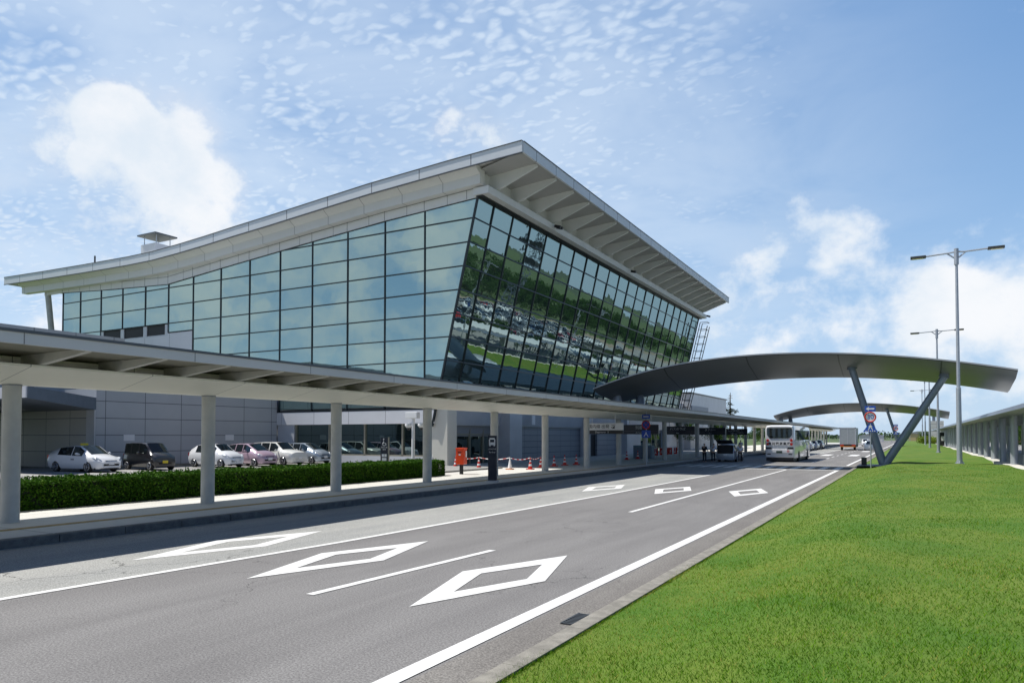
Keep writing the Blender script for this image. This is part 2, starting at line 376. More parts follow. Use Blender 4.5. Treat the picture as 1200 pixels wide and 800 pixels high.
# ------------------------------------------------------------------ ground
def sheet(x0, x1, y0, y1, z): return MB().add([(x0, y0, z), (x1, y0, z), (x1, y1, z), (x0, y1, z)], [(0, 1, 2, 3)])
M_far = mat('far_field', (.05, .095, .02), .95, col2=(.09, .12, .04), vscale=.02)
struct('ground', sheet(-3000, 3000, -1500, 6000, -.03), M_far)
struct('road', sheet(-16.4, -3.40, -40, 420, 0), M_road)
struct('kerbside_lane', MB().add([(-16.4, -40, .004), (-11.4, -40, .004), (-11.22, 5.5, .004), (-10.82, 12, .004), (-10.47, 26.5, .004), (-10.37, 53, .004), (-10.2, 200, .004), (-16.4, 200, .004)], [tuple(range(8))]), M_lane)
struct('gutter_strip', sheet(-4.15, -3.421, -40, 200, .004), M_gut)
ym = np.linspace(-30, 330, 25)
k = MB()
for i in range(240):
    y = -30 + i * 1.5; k.box(-3.42, -3.2, y + .003, y + 1.497, -.02, .15)
struct('road_kerb', k, M_kerb, bevel=.008)
k = MB()
for i in range(160):
    y = -30 + i * 1.5; k.box(-16.42, -16.17, y + .006, y + 1.494, -.02, .185)
struct('pavement_kerb', k, M_kerbd, bevel=.02)
struct('pavement', MB().box(-23.6, -16.43, -30, 260, -.02, .18), M_walk)
struct('plaza', MB().box(-32, -23.6, 36, 260, -.02, .184), M_conc)
struct('parking_ground', MB().box(-62, -23.62, -30, 41.5, -.02, .28), M_lot)
tp = MB(); tp.box(-18.05, -17.75, -30, 200, .17, .188); struct('tactile_paving', tp, M_tact)
# painted markings
pm = MB(); Z = .009
def prect(x0, x1, y0, y1): pm.add([(x0, y0, Z), (x1, y0, Z), (x1, y1, Z), (x0, y1, Z)], [(0, 1, 2, 3)])
prect(-4.42, -4.20, -40, 53.0); prect(-4.42, -4.20, 61.5, 300)
prect(-10.93, -10.75, -40, 4); 
def pline(pts, w_):
    for (a, b) in zip(pts[:-1], pts[1:]):
        pm.add([(a[0] - w_ / 2, a[1], Z), (a[0] + w_ / 2, a[1], Z), (b[0] + w_ / 2, b[1], Z), (b[0] - w_ / 2, b[1], Z)], [(0, 1, 2, 3)])
pm.v.clear(); pm.f.clear(); pm.mi.clear()
prect(-4.42, -4.20, -40, 53.0); prect(-4.42, -4.20, 61.5, 300)
pline([(-11.4, -30), (-11.25, 5.5), (-10.85, 12), (-10.5, 26.5), (-10.4, 53)], .16); pline([(-10.4, 61.5), (-10.2, 200)], .16)
pline([(-7.66, 7.8), (-7.4, 12.6)], .15); pline([(-7.45, 20.9), (-7.5, 53)], .15)
y = 62.0
while y < 190:
    prect(-7.6, -7.45, y, y + 3.0) if y > 63 else None
    y += 6.0
prect(-10.4, -4.42, 52.75, 53.1); prect(-13.2, -4.42, 61.3, 61.6)
x = -15.9
while x < -4.6: prect(x, x + .45, 54.2, 58.6); x += .93
O = [(0.0, -2.45), (-.75, .03), (.13, 2.38), (.84, -.03)]; I = [(.01, -1.39), (-.38, .03), (.14, 1.28), (.51, -.02)]
def diamond(cx, cy, s=1.0):
    n = len(pm.v)
    pm.add([(cx + a * s, cy + b * s, Z) for a, b in O] + [(cx + a * s, cy + b * s, Z) for a, b in I], [(i, (i + 1) % 4, 4 + (i + 1) % 4, 4 + i) for i in range(4)])
for cx, cy in [(-5.94, 10.35), (-9.4, 10.62), (-12.65, 10.78), (-5.9, 30.7), (-8.95, 30.4), (-12.0, 30.2)]: diamond(cx, cy)
for cx, cy in [(-5.9, 92), (-5.9, 118), (-8.9, 92)]: prect(cx - .5, cx + .5, cy, cy + 7)
struct('road_markings', pm, M_paint, fix=False)
# parking bay lines
pm2 = MB()
for i in range(12):
    y = 12.8 + i * 2.62; pm2.box(-42.6, -37.6, y, y + .1, .28, .284)
struct('parking_bay_lines', pm2, M_paint)
# drain grate in the gutter
dg_ = empty('drain_grate', (-3.62, 8.35, .004), 'black iron drain grate in the gutter beside the lawn kerb', 'drain')
MB().box(-.16, .14, -.28, .28, 0, .008).build('pit', M_black, dg_)
q = MB()
for i in range(9): q.box(-.15, .13, -.27 + i * .064, -.245 + i * .064, .008, .02)
for xx in (-.16, .125): q.box(xx, xx + .02, -.28, .28, .008, .022)
q.build('bars', M_roofd, dg_)

# berm lawn ----------------------------------------------------------
def zb(x, y):
    x = np.asarray(x, float); y = np.asarray(y, float)
    s = np.clip((x + 3.2) / 2.6, 0, 1); s = s * s * (3 - 2 * s)
    zz = .12 + .48 * s
    dip = np.exp(-((y - 56.0) / 3.6) ** 4) * .36
    zz = zz - dip * s
    zz += .035 * np.sin(x * .9 + y * .23) * s + .03 * np.sin(y * .37 + 1.0) * s + .02 * np.sin(x * 2.3 - y * .8) * s
    return zz
def grid_sheet(name, xs, ys, zf, m):
    Xg, Yg = np.meshgrid(xs, ys); V = np.stack([Xg, Yg, zf(Xg, Yg)], -1).reshape(-1, 3)
    nx, ny = len(xs), len(ys); i, j = np.meshgrid(np.arange(nx - 1), np.arange(ny - 1)); a = (j * nx + i).ravel()
    F = np.stack([a, a + 1, a + 1 + nx, a + nx], 1)
    o = np_mesh(name, V, F, m); o.data.polygons.foreach_set('use_smooth', [True] * len(F)); return o
lawn = grid_sheet('lawn', np.concatenate([np.linspace(-3.2, 0, 22), np.linspace(.2, 5.0, 18)]), np.concatenate([np.arange(-20, 70, .5), np.arange(70, 300, 3)]), zb, M_bar)
tag(lawn, kind='structure')
struct('footpath', MB().box(5.0, 11.5, -20, 300, -.02, .6), M_conc)
struct('crossing_path', sheet(-3.2, 5.0, 54.2, 57.8, .30), M_conc)
rng = np.random.default_rng(3)
def blades():
    n = 520000
    r = 4.0 * (62 / 4.0) ** (rng.random(n) ** .8); th = rng.uniform(R(-52), R(36), n)
    X = -np.sin(th) * r; Y = np.cos(th) * r
    ok = (X > -3.26) & (X < 4.98) & (Y < 53.4); X, Y, r = X[ok], Y[ok], r[ok]; ny_ = 26000; ye = 3 + 50 * rng.random(ny_) ** 1.7; X = np.concatenate([X, -3.18 - .13 * rng.random(ny_) ** 2 * (.6 + .6 * np.sin(ye * 2.3))]); Y = np.concatenate([Y, ye]); r = np.concatenate([r, ye]); n = len(X)
    Zb = zb(X, Y) - .005
    h = rng.uniform(.016, .042, n) * (1 + .3 * (np.sin(X * 1.7) * np.cos(Y * 1.1) > .4)); wd = rng.uniform(.0018, .0036, n) * (1 + r * .05)
    a = rng.uniform(0, 2 * np.pi, n); ln = rng.uniform(-1.0, 1.0, (n, 2)) * h[:, None]
    dx, dy = np.cos(a) * wd, np.sin(a) * wd
    V = np.stack([np.stack([X - dx, Y - dy, Zb], 1), np.stack([X + dx, Y + dy, Zb], 1), np.stack([X + ln[:, 0], Y + ln[:, 1], Zb + h], 1)], 1).reshape(-1, 3)
    dry = np.sin(X * .55 + 1.3 * np.sin(Y * .31)) * np.cos(Y * .42 + X * .3) + .6 * np.sin(X * 2.1 + Y * 1.3) * np.cos(Y * 1.9 - X)
    tone = np.clip(rng.normal(.38, .38, n) + .34 * np.clip(dry, -.6, 1.2) + .12 * np.sin(X * 5.1 + np.sin(Y * 4.0)) * np.sin(Y * 4.3 + X), 0, 1)
    return np_mesh('grass', V, np.arange(n * 3).reshape(-1, 3), M_grassb, tone=tone)
tag(blades(), 'short mown green grass with dry patches covering the berm beside the road', 'grass', kind='stuff')

# ------------------------------------------------------------------ foliage
def leaf_cloud(name, pts, size, m, parent, up=.3, tone=None):
    n = len(pts); s = size * rng.uniform(.6, 1.3, (n, 1))
    a = rng.normal(size=(n, 3)); a /= np.linalg.norm(a, axis=1, keepdims=True)
    b = np.cross(a, rng.normal(size=(n, 3))); b /= np.linalg.norm(b, axis=1, keepdims=True)
    V = np.stack([pts - a * s, pts - b * s * .55, pts + a * s, pts + b * s * .55], 1).reshape(-1, 3)
    if tone is None: tone = np.clip(rng.normal(.45, .28, n), 0, 1)
    return np_mesh(name, V, np.arange(n * 4).reshape(-1, 4), m, parent, tone=tone)
def make_tree(name, h, cr, label, cat, group, loc, leaves=7000, mt=None, seed=1, lsize=.16, base=.25):
    rr = np.random.default_rng(seed); rd = random.Random(seed)
    root = empty(name, loc, label, cat, group)
    tr = MB(); tr.tube([(0, 0, -.2), (.05, .03, h * .3), (-.05, .05, h * .6), (0, 0, h * .85)], [h * .028, h * .02, h * .012, h * .004], 9)
    cl = []
    for i in range(11):
        a = rd.uniform(0, 6.28); z0 = h * rd.uniform(base, .65); L = cr * rd.uniform(.5, .95)
        e = Vector((math.cos(a) * L, math.sin(a) * L, z0 + h * rd.uniform(.08, .25))); tr.tube([(0, 0, z0), (e.x * .5, e.y * .5, z0 + (e.z - z0) * .6), tuple(e)], [h * .010, h * .007, h * .003], 6)
        cl.append((e, cr * rd.uniform(.34, .5)))
    for i in range(9):
        a = rd.uniform(0, 6.28); q = rd.random(); cl.append((Vector((math.cos(a) * cr * .45 * q, math.sin(a) * cr * .45 * q, h * rd.uniform(.5, .93))), cr * rd.uniform(.3, .45)))
    tr.build('trunk', M_bark, root, smooth=True)
    P = []
    for c_, r_ in cl:
        k_ = leaves // len(cl); d = rr.normal(size=(k_, 3)); d /= np.linalg.norm(d, axis=1, keepdims=True)
        rad = r_ * rr.random((k_, 1)) ** .45; p = np.array(c_)[None] + d * rad * np.array([1, 1, .75]); P.append(p)
    P = np.concatenate(P); leaf_cloud('crown', P, lsize, mt or M_leafA, root); return root

# hedge
def box_pts(n, x0, x1, y0, y1, z0, z1):
    p = rng.random((n, 3)) * np.array([x1 - x0, y1 - y0, z1 - z0]) + np.array([x0, y0, z0])
    ax = rng.integers(0, 5, n); t = rng.random(n) ** 2 * .12   # hug the faces
    bul = .05 * np.sin(p[:, 1] * 2.1) + .04 * np.sin(p[:, 1] * 5.3 + p[:, 2] * 3)
    p[:, 0] = np.where(ax < 2, x1 - t + bul, p[:, 0]); p[:, 2] = np.where((ax == 2) | (ax == 3), z1 - t + bul * .6 + .03 * np.sin(p[:, 0] * 7), p[:, 2]); return p
hd = empty('hedge', (-22.7, 18, .18), 'long clipped green hedge between the pavement and the parked cars', 'hedge')
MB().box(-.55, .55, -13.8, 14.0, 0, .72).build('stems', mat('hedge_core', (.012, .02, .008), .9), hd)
hp = box_pts(90000, -.7, .7, -14, 14.3, 0, .84); ends = box_pts(1800, -.7, .7, 14.15, 14.4, 0, .82)
sp_ = []
for i in range(260):
    p0 = np.array([rng.uniform(-.65, .72), rng.uniform(-14, 14.2), .84]); h_ = rng.uniform(.04, .14); sp_.append(p0 + np.stack([rng.normal(0, .02, 9), rng.normal(0, .02, 9), rng.random(9) * h_], 1))
keep = ~((np.sin(hp[:, 1] * 1.7) * np.sin(hp[:, 1] * 4.1 + hp[:, 2] * 6 + 1) > .82) & (rng.random(len(hp)) < .6)); hp = hp[keep]
hp = np.concatenate([hp, ends] + sp_); leaf_cloud('foliage', hp, .042, M_hedge, hd)

# ------------------------------------------------------------------ terminal
tb = empty('terminal_building', (-50, 70, 0), 'large glass airport terminal with leaning front and upswept white roof', 'building')
T = Matrix.Translation((-50, 70, 0)).inverted()
def tpart(mb, name, m, parent=None, **k):
    o = mb.build(name, m, None, **k); par = parent or tb
    o.parent = par; o.matrix_parent_inverse = Matrix.Identity(4)
    # shift mesh so that it sits right under the empty
    if parent is None: o.location = (50, -70, 0)
    return o
def xf(z): return -25.56 - .239 * (18.56 - z)          # leaning front plane
GT = [(-74.6, 16.76), (-66.5, 16.3), (-58.2, 15.95), (-51.2, 16.6), (-40.8, 17.5), (-33.5, 18.08), (-25.56, 18.56)]
def gtop(x): return float(np.interp(x, [a for a, b in GT], [b for a, b in GT]))
YG = 41.5; YE = 100.0
gx = [-74.6, -71.6, -68.2, -64.8, -61.4, -58.1, -54.75, -51.2, -47.7, -44.2, -40.7, -37.1, -33.53, -29.96]
rows = [17.2, 15.6, 14.0, 12.4, 10.8, 9.2, 7.6, 6.0, 4.4]
def gbot(x): return 12.4 if -68.3 < x < -58.0 else (11.6 if x < -54.7 and x > -58.3 else (9.5 if x < -54.7 else (4.25 if x > -44.5 else 6.0)))
# gable panes
gp = MB(); rp = random.Random(5)
zsl = [22] + rows
def pane(q, nrm, amt):
    qs = [Vector(p) for p in q]; c_ = sum(qs, Vector()) / len(qs)
    ax = [(qs[1] - qs[0]).normalized(), (qs[-1] - qs[0]).normalized()]; tx, ty = rp.gauss(0, amt), rp.gauss(0, amt)
    return [p + Vector(nrm) * ((p - c_).dot(ax[0]) * tx + (p - c_).dot(ax[1]) * ty) for p in qs]
edges = gx + [None]
for i in range(len(gx)):
    x0 = gx[i]; x1 = gx[i + 1] if i + 1 < len(gx) else None
    for j in range(len(zsl) - 1):
        zt, zbm = zsl[j], max(zsl[j + 1], gbot((x0 + (x1 or -27)) / 2))
        if zt <= zbm: continue
        xr0, xr1 = (x1, x1) if x1 else (xf(zbm), xf(min(zt, 18.56)))
        if x1 is None and xr0 < x0: xr0 = x0 + .01
        p = [(x0, YG, zbm), (xr0, YG, zbm), (xr1, YG, min(zt, gtop(xr1))), (x0, YG, min(zt, gtop(x0)))]
        if p[3][2] <= zbm + .02 and p[2][2] <= zbm + .02: continue
        gp.add(pane(p, (0, 1, 0), .0022), [(0, 1, 2, 3)])
tpart(gp, 'gable_glass', M_gg, fix=False)
gm = MB()
for x in gx:
    b_ = min(gbot(x - .5), gbot(x + .5)) if x > -74 else 9
    gm.box(x - .045, x + .045, YG - .06, YG + .1, b_, gtop(x))
for z in rows[:-1]:
    xs_ = [x for x in gx if gtop(x) > z]
    x0 = -74.6 if gtop(-74.6) > z else float(np.interp(z, [15.95, 16.6, 17.5, 18.56], [-58.2, -51.2, -40.8, -25.56]))
    if z == 15.6: x0 = -74.6
    if z < 12: x0 = -54.75
    gm.box(x0, xf(z), YG - .065, YG + .09, z - .035, z + .035)
gm.box(-74.6, -68.2, YG - .065, YG + .09, 10.75, 10.85); gm.box(-68.2, -58.1, YG - .065, YG + .09, 12.33, 12.42); gm.box(-58.1, -54.7, YG - .065, YG + .09, 11.52, 11.62)
for a, b in zip(GT[:-1], GT[1:]): gm.bar((a[0], YG + .01, a[1]), (b[0], YG + .01, b[1]), .17, .12)
gm.bar((xf(3.0), YG - .02, 3.0), (xf(18.56), YG - .02, 18.56), .14, .12, up=(0, 1, 0))
gm.box(-44.4, xf(4.25), YG - .06, YG + .1, 4.18, 4.26)
tpart(gm, 'gable_mullions', M_mull)
# front leaning glass
fy = [YG, 43.7] + [43.7 + 2.8 * i for i in range(1, 21)]; fy[-1] = YE
fz = [18.56, 17.2] + rows[1:]
fp = MB()
for a, b in zip(fy[:-1], fy[1:]):
    for zt, zl in zip(fz[:-1], fz[1:]):
        fp.add(pane([(xf(zl), a, zl), (xf(zl), b, zl), (xf(zt), b, zt), (xf(zt), a, zt)], (1, 0, .24), .007), [(0, 1, 2, 3)])
tpart(fp, 'front_glass', M_fg, fix=False)
fm = MB()
for y in fy: fm.bar((xf(4.3) + .02, y, 4.3), (xf(18.56) + .02, y, 18.56), .075, .12, up=(1, 0, 0))
for z in fz: fm.bar((xf(z) + .025, YG, z), (xf(z) + .025, YE, z), .12, .075)
tpart(fm, 'front_mullions', M_mull)
# solid carcass behind the glass
body = MB(); body.hexa([(-74.5, YG + .4, 0.3), (-30.2, YG + .4, .3), (xf(18.5) - .5, YG + .4, 18.5), (-40.8, YG + .4, 17.4), (-58.2, YG + .4, 15.8), (-74.5, YG + .4, 16.7)],
                       [(-74.5, YE - .02, 0.3), (-30.2, YE - .02, .3), (xf(18.5) - .5, YE - .02, 18.5), (-40.8, YE - .02, 17.4), (-58.2, YE - .02, 15.8), (-74.5, YE - .02, 16.7)])
tpart(body, 'core_wall', mat('core_grey', (.3, .31, .33), .7))
# roof
RZ = [(-82.8, 18.82), (-76, 18.66), (-68.6, 18.53), (-61.9, 18.46), (-58.4, 18.5), (-55, 18.68), (-51.6, 18.92), (-48, 19.22), (-44, 19.52), (-38, 20.02), (-33.8, 20.36), (-27, 20.75), (-21.37, 21.02)]
def rz(x): return float(np.interp(x, [a for a, b in RZ], [b for a, b in RZ]))
def strip_solid(mb, xs_, zt, zl, y0, y1, m=None):
    top = [(x, zt(x)) for x in xs_]; bot = [(x, zl(x)) for x in xs_]
    for (a, b, c_, d) in zip(top[:-1], top[1:], bot[1:], bot[:-1]): mb.prism([d, c_, b, a], 'y', y0, y1, m)
RX = [a for a, b in RZ]
def surf_solid(mb, xs_, y0, y1, zt, zl, x0l=None):
    n = len(xs_); vs = []
    for y in (y0, y1):
        vs += [(x, y, zt(x)) for x in xs_] + [(x, y, zl(x)) for x in xs_]
    fs = []
    for i in range(n - 1):
        fs += [(i, i + 1, 2 * n + i + 1, 2 * n + i), (n + i, 3 * n + i, 3 * n + i + 1, n + i + 1), (i, n + i, n + i + 1, i + 1), (2 * n + i, 2 * n + i + 1, 3 * n + i + 1, 3 * n + i)]
    fs += [(0, 2 * n, 3 * n, n), (n - 1, 2 * n - 1, 4 * n - 1, 3 * n - 1)]
    mb.add(vs, fs)
rf = MB(); surf_solid(rf, [x for x in RX[:-1]] + [-21.47], 40.16, 99.6, lambda x: rz(x) + .0, lambda x: rz(x) - .45)
roof = tpart(rf, 'roof', M_white2)
fa = MB(); surf_solid(fa, RX, 40.02, 40.16, lambda x: rz(x) + .04, lambda x: rz(x) - .66)
fa.box(-21.47, -21.33, 40.16, 99.7, 20.38, 21.05); fa.box(-82.9, -82.8, 40.16, 99.7, 18.2, 18.85)
tpart(fa, 'fascia', M_fasf)
tr_ = MB(); surf_solid(tr_, RX, 39.98, 40.2, lambda x: rz(x) + .10, lambda x: rz(x) + .042); tr_.box(-21.52, -21.29, 40.2, 99.7, 21.052, 21.11)
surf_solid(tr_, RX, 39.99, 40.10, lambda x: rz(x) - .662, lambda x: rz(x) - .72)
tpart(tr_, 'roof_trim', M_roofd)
# second stepped band and sloped soffit under the gable edge
b2 = MB(); xs2 = [-81.0] + RX[1:-1] + [-25.0]
n_ = len(xs2)
lay = [(40.16, -.46), (40.45, -.75), (40.85, -1.0), (40.85, -1.62), (41.46, -1.62), (41.46, -.5)]
for (ya, za), (yb, zb_) in zip(lay[:-1], lay[1:]):
    vs = [(x, ya, rz(x) + za) for x in xs2] + [(x, yb, rz(x) + zb_) for x in xs2]
    b2.add(vs, [(i, i + 1, n_ + i + 1, n_ + i) for i in range(n_ - 1)])
b2.add([(-25.0, y, rz(-25) + z) for y, z in lay], [tuple(range(6))]); b2.add([(-81.0, y, rz(-81) + z) for y, z in lay], [tuple(range(6))])
tpart(b2, 'gable_soffit', M_white2)
wp = MB(); xs3 = [-77.8, -74.6, -68.6, -61.9, -58.2, -51.2, -44.2, -40.7, -33.5, -25.2]
surf_solid(wp, xs3, 41.40, 41.56, lambda x: rz(x) - 1.6, lambda x: gtop(x) - .02)
tpart(wp, 'gable_wall', M_white2)
jl = MB()
for x in gx + [-26.4]: jl.box(x - .015, x + .015, 41.388, 41.40, gtop(x), rz(x) - 1.62)
for a, b in zip(xs3[:-1], xs3[1:]): jl.bar((a, 41.392, gtop(a) + .62), (b, 41.392, gtop(b) + .62), .012, .03)
tpart(jl, 'wall_joint', M_roofd)
# front eave: wall beam, brackets, camera
eb = MB(); eb.box(-25.75, -24.55, 41.2, YE + .4, 18.62, 19.12); eb.box(-25.9, -25.2, 41.6, YE, 19.12, 20.3)
tpart(eb, 'eave_beam', M_white)
for i in range(20):
    y = 42.6 + i * 2.96
    q = MB(); q.prism([(-25.2, 19.12), (-24.3, 19.3), (-21.6, 20.28), (-21.6, 20.45), (-25.2, 20.45)], 'y', y - .11, y + .11)
    tpart(q, 'bracket', M_white)
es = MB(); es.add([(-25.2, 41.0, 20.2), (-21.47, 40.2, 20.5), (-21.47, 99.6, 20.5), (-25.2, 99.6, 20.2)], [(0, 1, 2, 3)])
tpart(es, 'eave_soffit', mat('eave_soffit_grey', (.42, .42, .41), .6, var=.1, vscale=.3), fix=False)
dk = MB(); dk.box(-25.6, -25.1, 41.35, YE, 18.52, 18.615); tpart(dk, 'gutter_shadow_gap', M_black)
for yy in (51.2, 51.6, 69, 99.8):
    q = MB(); q.tube([(-24.4, yy, 18.9), (-23.9, yy, 18.75)], .12, 8); tpart(q, 'eave_camera', M_black, smooth=True)
# strut at the far left end
q = MB(); q.tube([(-77.6, 41.6, 17.2), (-75.9, 41.6, 8.5)], .28, 12); tpart(q, 'strut', M_colm, smooth=True)
# recess + white panel below the left part of the gable glass
q = MB(); q.box(-68.2, -58.1, YG + .05, YG + .35, 11.3, 12.33, M_dark)
for x in (-64.8, -61.4, -68.0, -58.3): q.box(x - .25, x + .25, YG - .02, YG + .05, 11.3, 12.33, M_wallS)
q.box(-68.2, -58.1, YG - .03, YG + .04, 11.28, 11.42, M_wallS)
tpart(q, 'louvre', M_dark)
q = MB(); q.box(-74.6, -54.82, YG - .03, YG + .3, 5.0, 11.28); q.box(-58.1, -54.82, YG - .03, YG + .3, 11.28, 11.5)
tpart(q, 'gable_panel', M_band)
# lower storey of the gable side: band, shop windows, sill wall
q = MB(); q.box(-44.4, xf(3.7) - .02, YG - .05, YG + .3, 3.2, 4.16); tpart(q, 'gable_band', M_band)
q = MB(); q.box(-42.5, -29.6, YG + .25, YG + .3, .85, 3.2); tpart(q, 'shop_window', M_lg)
q = MB()
for x in (-42.5, -39.0, -35.5, -32.0, -29.7): q.box(x - .06, x + .06, YG + .12, YG + .26, .85, 3.2)
q.box(-42.5, -29.6, YG + .12, YG + .26, .85, .95); tpart(q, 'window_frame', mat('champagne_frame', (.32, .30, .24), .4, .4))
q = MB(); q.box(-44.4, -29.3, YG + .05, YG + .35, .2, .85); q.box(-44.4, -42.6, YG + .05, YG + .35, .85, 3.2); tpart(q, 'sill_wall', M_wallS)
# slanted band along the front, soffit, ground floor
q = MB(); a0, a1 = xf(4.3), xf(3.2)
q.hexa([(a1, YG, 3.2), (a0, YG, 4.3), (a0 - .3, YG, 4.3), (a1 - .3, YG, 3.2)], [(a1, YE, 3.2), (a0, YE, 4.3), (a0 - .3, YE, 4.3), (a1 - .3, YE, 3.2)])
tpart(q, 'front_band', M_wallS)
q = MB(); q.box(-31.0, a1 - .05, YG + .3, YE, 3.12, 3.2); tpart(q, 'front_soffit', M_wallS)
XW = -29.45
def wseg(y0, y1, m, name='entrance_wall', x=XW, z0=.18, z1=3.12): return tpart(MB().box(x - .3, x, y0, y1, z0, z1), name, m)
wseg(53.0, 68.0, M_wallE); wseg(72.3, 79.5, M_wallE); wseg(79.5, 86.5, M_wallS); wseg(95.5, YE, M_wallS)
wseg(42.8, 50.9, M_lg, 'entrance_glass', XW - .3); wseg(68, 72.3, M_dark, 'doorway', XW - .25); wseg(86.5, 95.5, M_lg, 'entrance_glass', XW - .2)
q = MB()
for y in (43.2, 45.1, 47, 49, 50.8, 87, 89.2, 91.4, 93.6, 95.4): tpart(MB().box(XW - .3, XW - .16, y - .05, y + .05, .18, 3.12), 'window_post', MATS['champagne_frame'])
q = MB(); q.box(XW - .3, XW - .18, 42.8, 50.9, 2.4, 2.5); tpart(q, 'door_head', MATS['champagne_frame'])
for y0, y1, xx in ((41.62, 42.8, -28.1), (50.9, 53.0, -28.3), (67.6, 68.4, -28.6), (79.3, 80.0, -28.6)):
    tpart(MB().box(-29.4, xx, y0, y1, .18, 4.9), 'pier', M_trough if y0 < 42 else M_wallS)
tpart(MB().box(-28.62, -28.6, 55.4, 56.0, 3.3, 4.1), 'wall_notice', M_sw)
# far end lattice of the curtain wall
lt = tpart(MB().box(xf(4.2) + .2, xf(4.2) + 1.3, 100.1, 101.5, 4.1, 4.2), 'maintenance_lattice', M_mull)
for dx, dy in ((.25, 100.2), (1.25, 100.2), (.25, 101.4), (1.25, 101.4)):
    MB().bar((xf(4.2) + dx, dy, 4.2), (xf(18.2) + dx, dy, 18.2 - dx * .5), .09, .09).build('upright', M_mull, lt)
for i in range(15):
    z = 4.4 + i * .98
    q = MB(); q.bar((xf(z) + .25, 100.2, z), (xf(z) + 1.25, 100.2, z), .06, .06); q.bar((xf(z) + 1.25, 100.2, z), (xf(z) + 1.25, 101.4, z), .06, .06); q.bar((xf(z) + .25, 101.4, z), (xf(z) + 1.25, 101.4, z), .06, .06); q.build('rung', M_mull, lt)
# side wing behind the parked cars
wg = empty('parking_wing', (-50, 30, 0), 'low grey panelled wing of the terminal behind the parked cars', 'building')
def wpart(mb, name, m): o = mb.build(name, m, wg); o.location = (50, -30, 0); return o
wpart(MB().box(-56, -44.4, 26.8, 41.45, .2, 5.3), 'wall', M_wallY)
wpart(MB().box(-64, -44.45, 26.74, 26.8, .2, 3.94), 'side_wall', M_wallX)
wpart(MB().box(-45.2, -44.34, 26.66, 26.74, .2, 3.94), 'pilaster', M_wallS)
wpart(MB().hexa([(-40.7, 20.9, 4.32), (-44.38, 26.78, 3.94), (-64, 26.78, 3.94), (-64, 20.9, 4.32)], [(-40.7, 20.9, 4.95), (-44.38, 26.78, 4.7), (-64, 26.78, 4.7), (-64, 20.9, 4.95)]), 'overhang', M_blue)
wpart(MB().box(-64, -40.75, 20.82, 20.9, 4.34, 4.95), 'overhang_face', M_band)
wpart(MB().box(-66, -50.0, -20, 32.2, 4.0, 9.4), 'parapet', panel_mat('parapet_panels', (.47, .49, .50), 'YZ', 2.7, 3.0, (28.7, 6), joint=.02))
wpart(MB().box(-60, -46.9, -20, 20.5, .2, 4.3), 'near_wall', M_wallY)
for yy in (28.6, 36.5): wpart(MB().box(-44.4, -44.37, yy, yy + .75, 2.0, 2.4), 'bay_notice', M_sw)
wpart(MB().box(-44.4, -43.7, 27, 41.3, .26, .42), 'plinth', M_kerb)
# far block
fb = empty('service_block', (-38, 120, 0), 'plain pale grey service block beyond the far end of the glass terminal', 'building')
o = MB().box(-14, 8, -8, 17, 0, 9.0).build('wall', M_wallS, fb)
MB().box(-14.2, 8.15, -8.2, 17.2, 9.0, 9.2).build('coping', M_roofd, fb)
MB().box(8.0, 8.1, -7.5, 3.0, 5.2, 7.1).build('vent_band', M_blue, fb)
MB().box(-14, 7, -17.5, -8, 0, 7.4).build('link_wall', M_wallS, fb)
# roof plant
rv = empty('roof_vent', (-86.5, 60, 17.9), 'square rooftop vent with a flat dark cover on thin posts', 'vent')
rv.location = (-69.9, 48.5, 18.8); rv.scale = (.52, .5, 1)
MB().box(-2.3, 2.3, -2.1, 2.1, 0, 3.7).build('curb', M_wallS, rv)
for a in (-1.9, 1.9):
    for b in (-1.6, 1.6): MB().box(a - .06, a + .06, b - .06, b + .06, 3.7, 4.6).build('post', M_galv, rv)
MB().box(-2.9, 2.9, -2.6, 2.6, 4.6, 4.75).build('cover', M_roofd, rv)
lm = MB().tube([(0, 0, 0), (0, 0, 4.4)], .09, 6).build('lightning_rod', M_black); lm.location = (-80.2, 48.0, 18.2)
tag(lm, 'thin dark rod standing on the left part of the roof', 'rod')

# ------------------------------------------------------------------ left canopy
cy_ = empty('pavement_canopy', (-19.4, 0, 0), 'long pale covered walkway roof on round columns along the pavement', 'canopy')
CYE = 215
MB().prism([(-2.4, 4.24), (3.55, 4.30), (3.55, 4.42), (.6, 4.62), (-2.4, 4.44)], 'y', -20, CYE).build('roof', M_rooft, cy_)
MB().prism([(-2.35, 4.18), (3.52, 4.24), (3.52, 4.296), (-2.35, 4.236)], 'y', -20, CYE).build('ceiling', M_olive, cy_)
q = MB(); q.box(3.55, 3.66, -20, CYE, 4.17, 4.40); q.box(-2.52, -2.41, -20, CYE, 4.14, 4.42); q.build('fascia', M_fascia, cy_)
q = MB(); q.box(3.5, 3.7, -20, CYE, 4.402, 4.46); q.box(-2.56, -2.36, -20, CYE, 4.422, 4.48); q.build('gutter_trim', M_roofd, cy_)
MB().prism([(-.30, 3.58), (.30, 3.58), (1.7, 3.90), (1.7, 3.95), (.9, 3.98), (.9, 4.178), (-.7, 4.178), (-.7, 4.0), (-1.4, 3.95), (-1.4, 3.9)], 'y', -20, CYE).build('beam', M_soff, cy_)
CY = [-2, 3.9, 9.6, 15.3, 21.1, 27.1, 33.2, 39.3, 45.7, 51.9, 58.2, 63.6, 68.8, 75, 81.3, 87.6, 93.9, 100.2] + [106.5 + 6.3 * i for i in range(17)]
cm = MB().tube([(0, 0, .15), (0, 0, 3.60)], .205, 24); cb0 = MB().tube([(0, 0, .14), (0, 0, .20)], .27, 24)
c0 = None
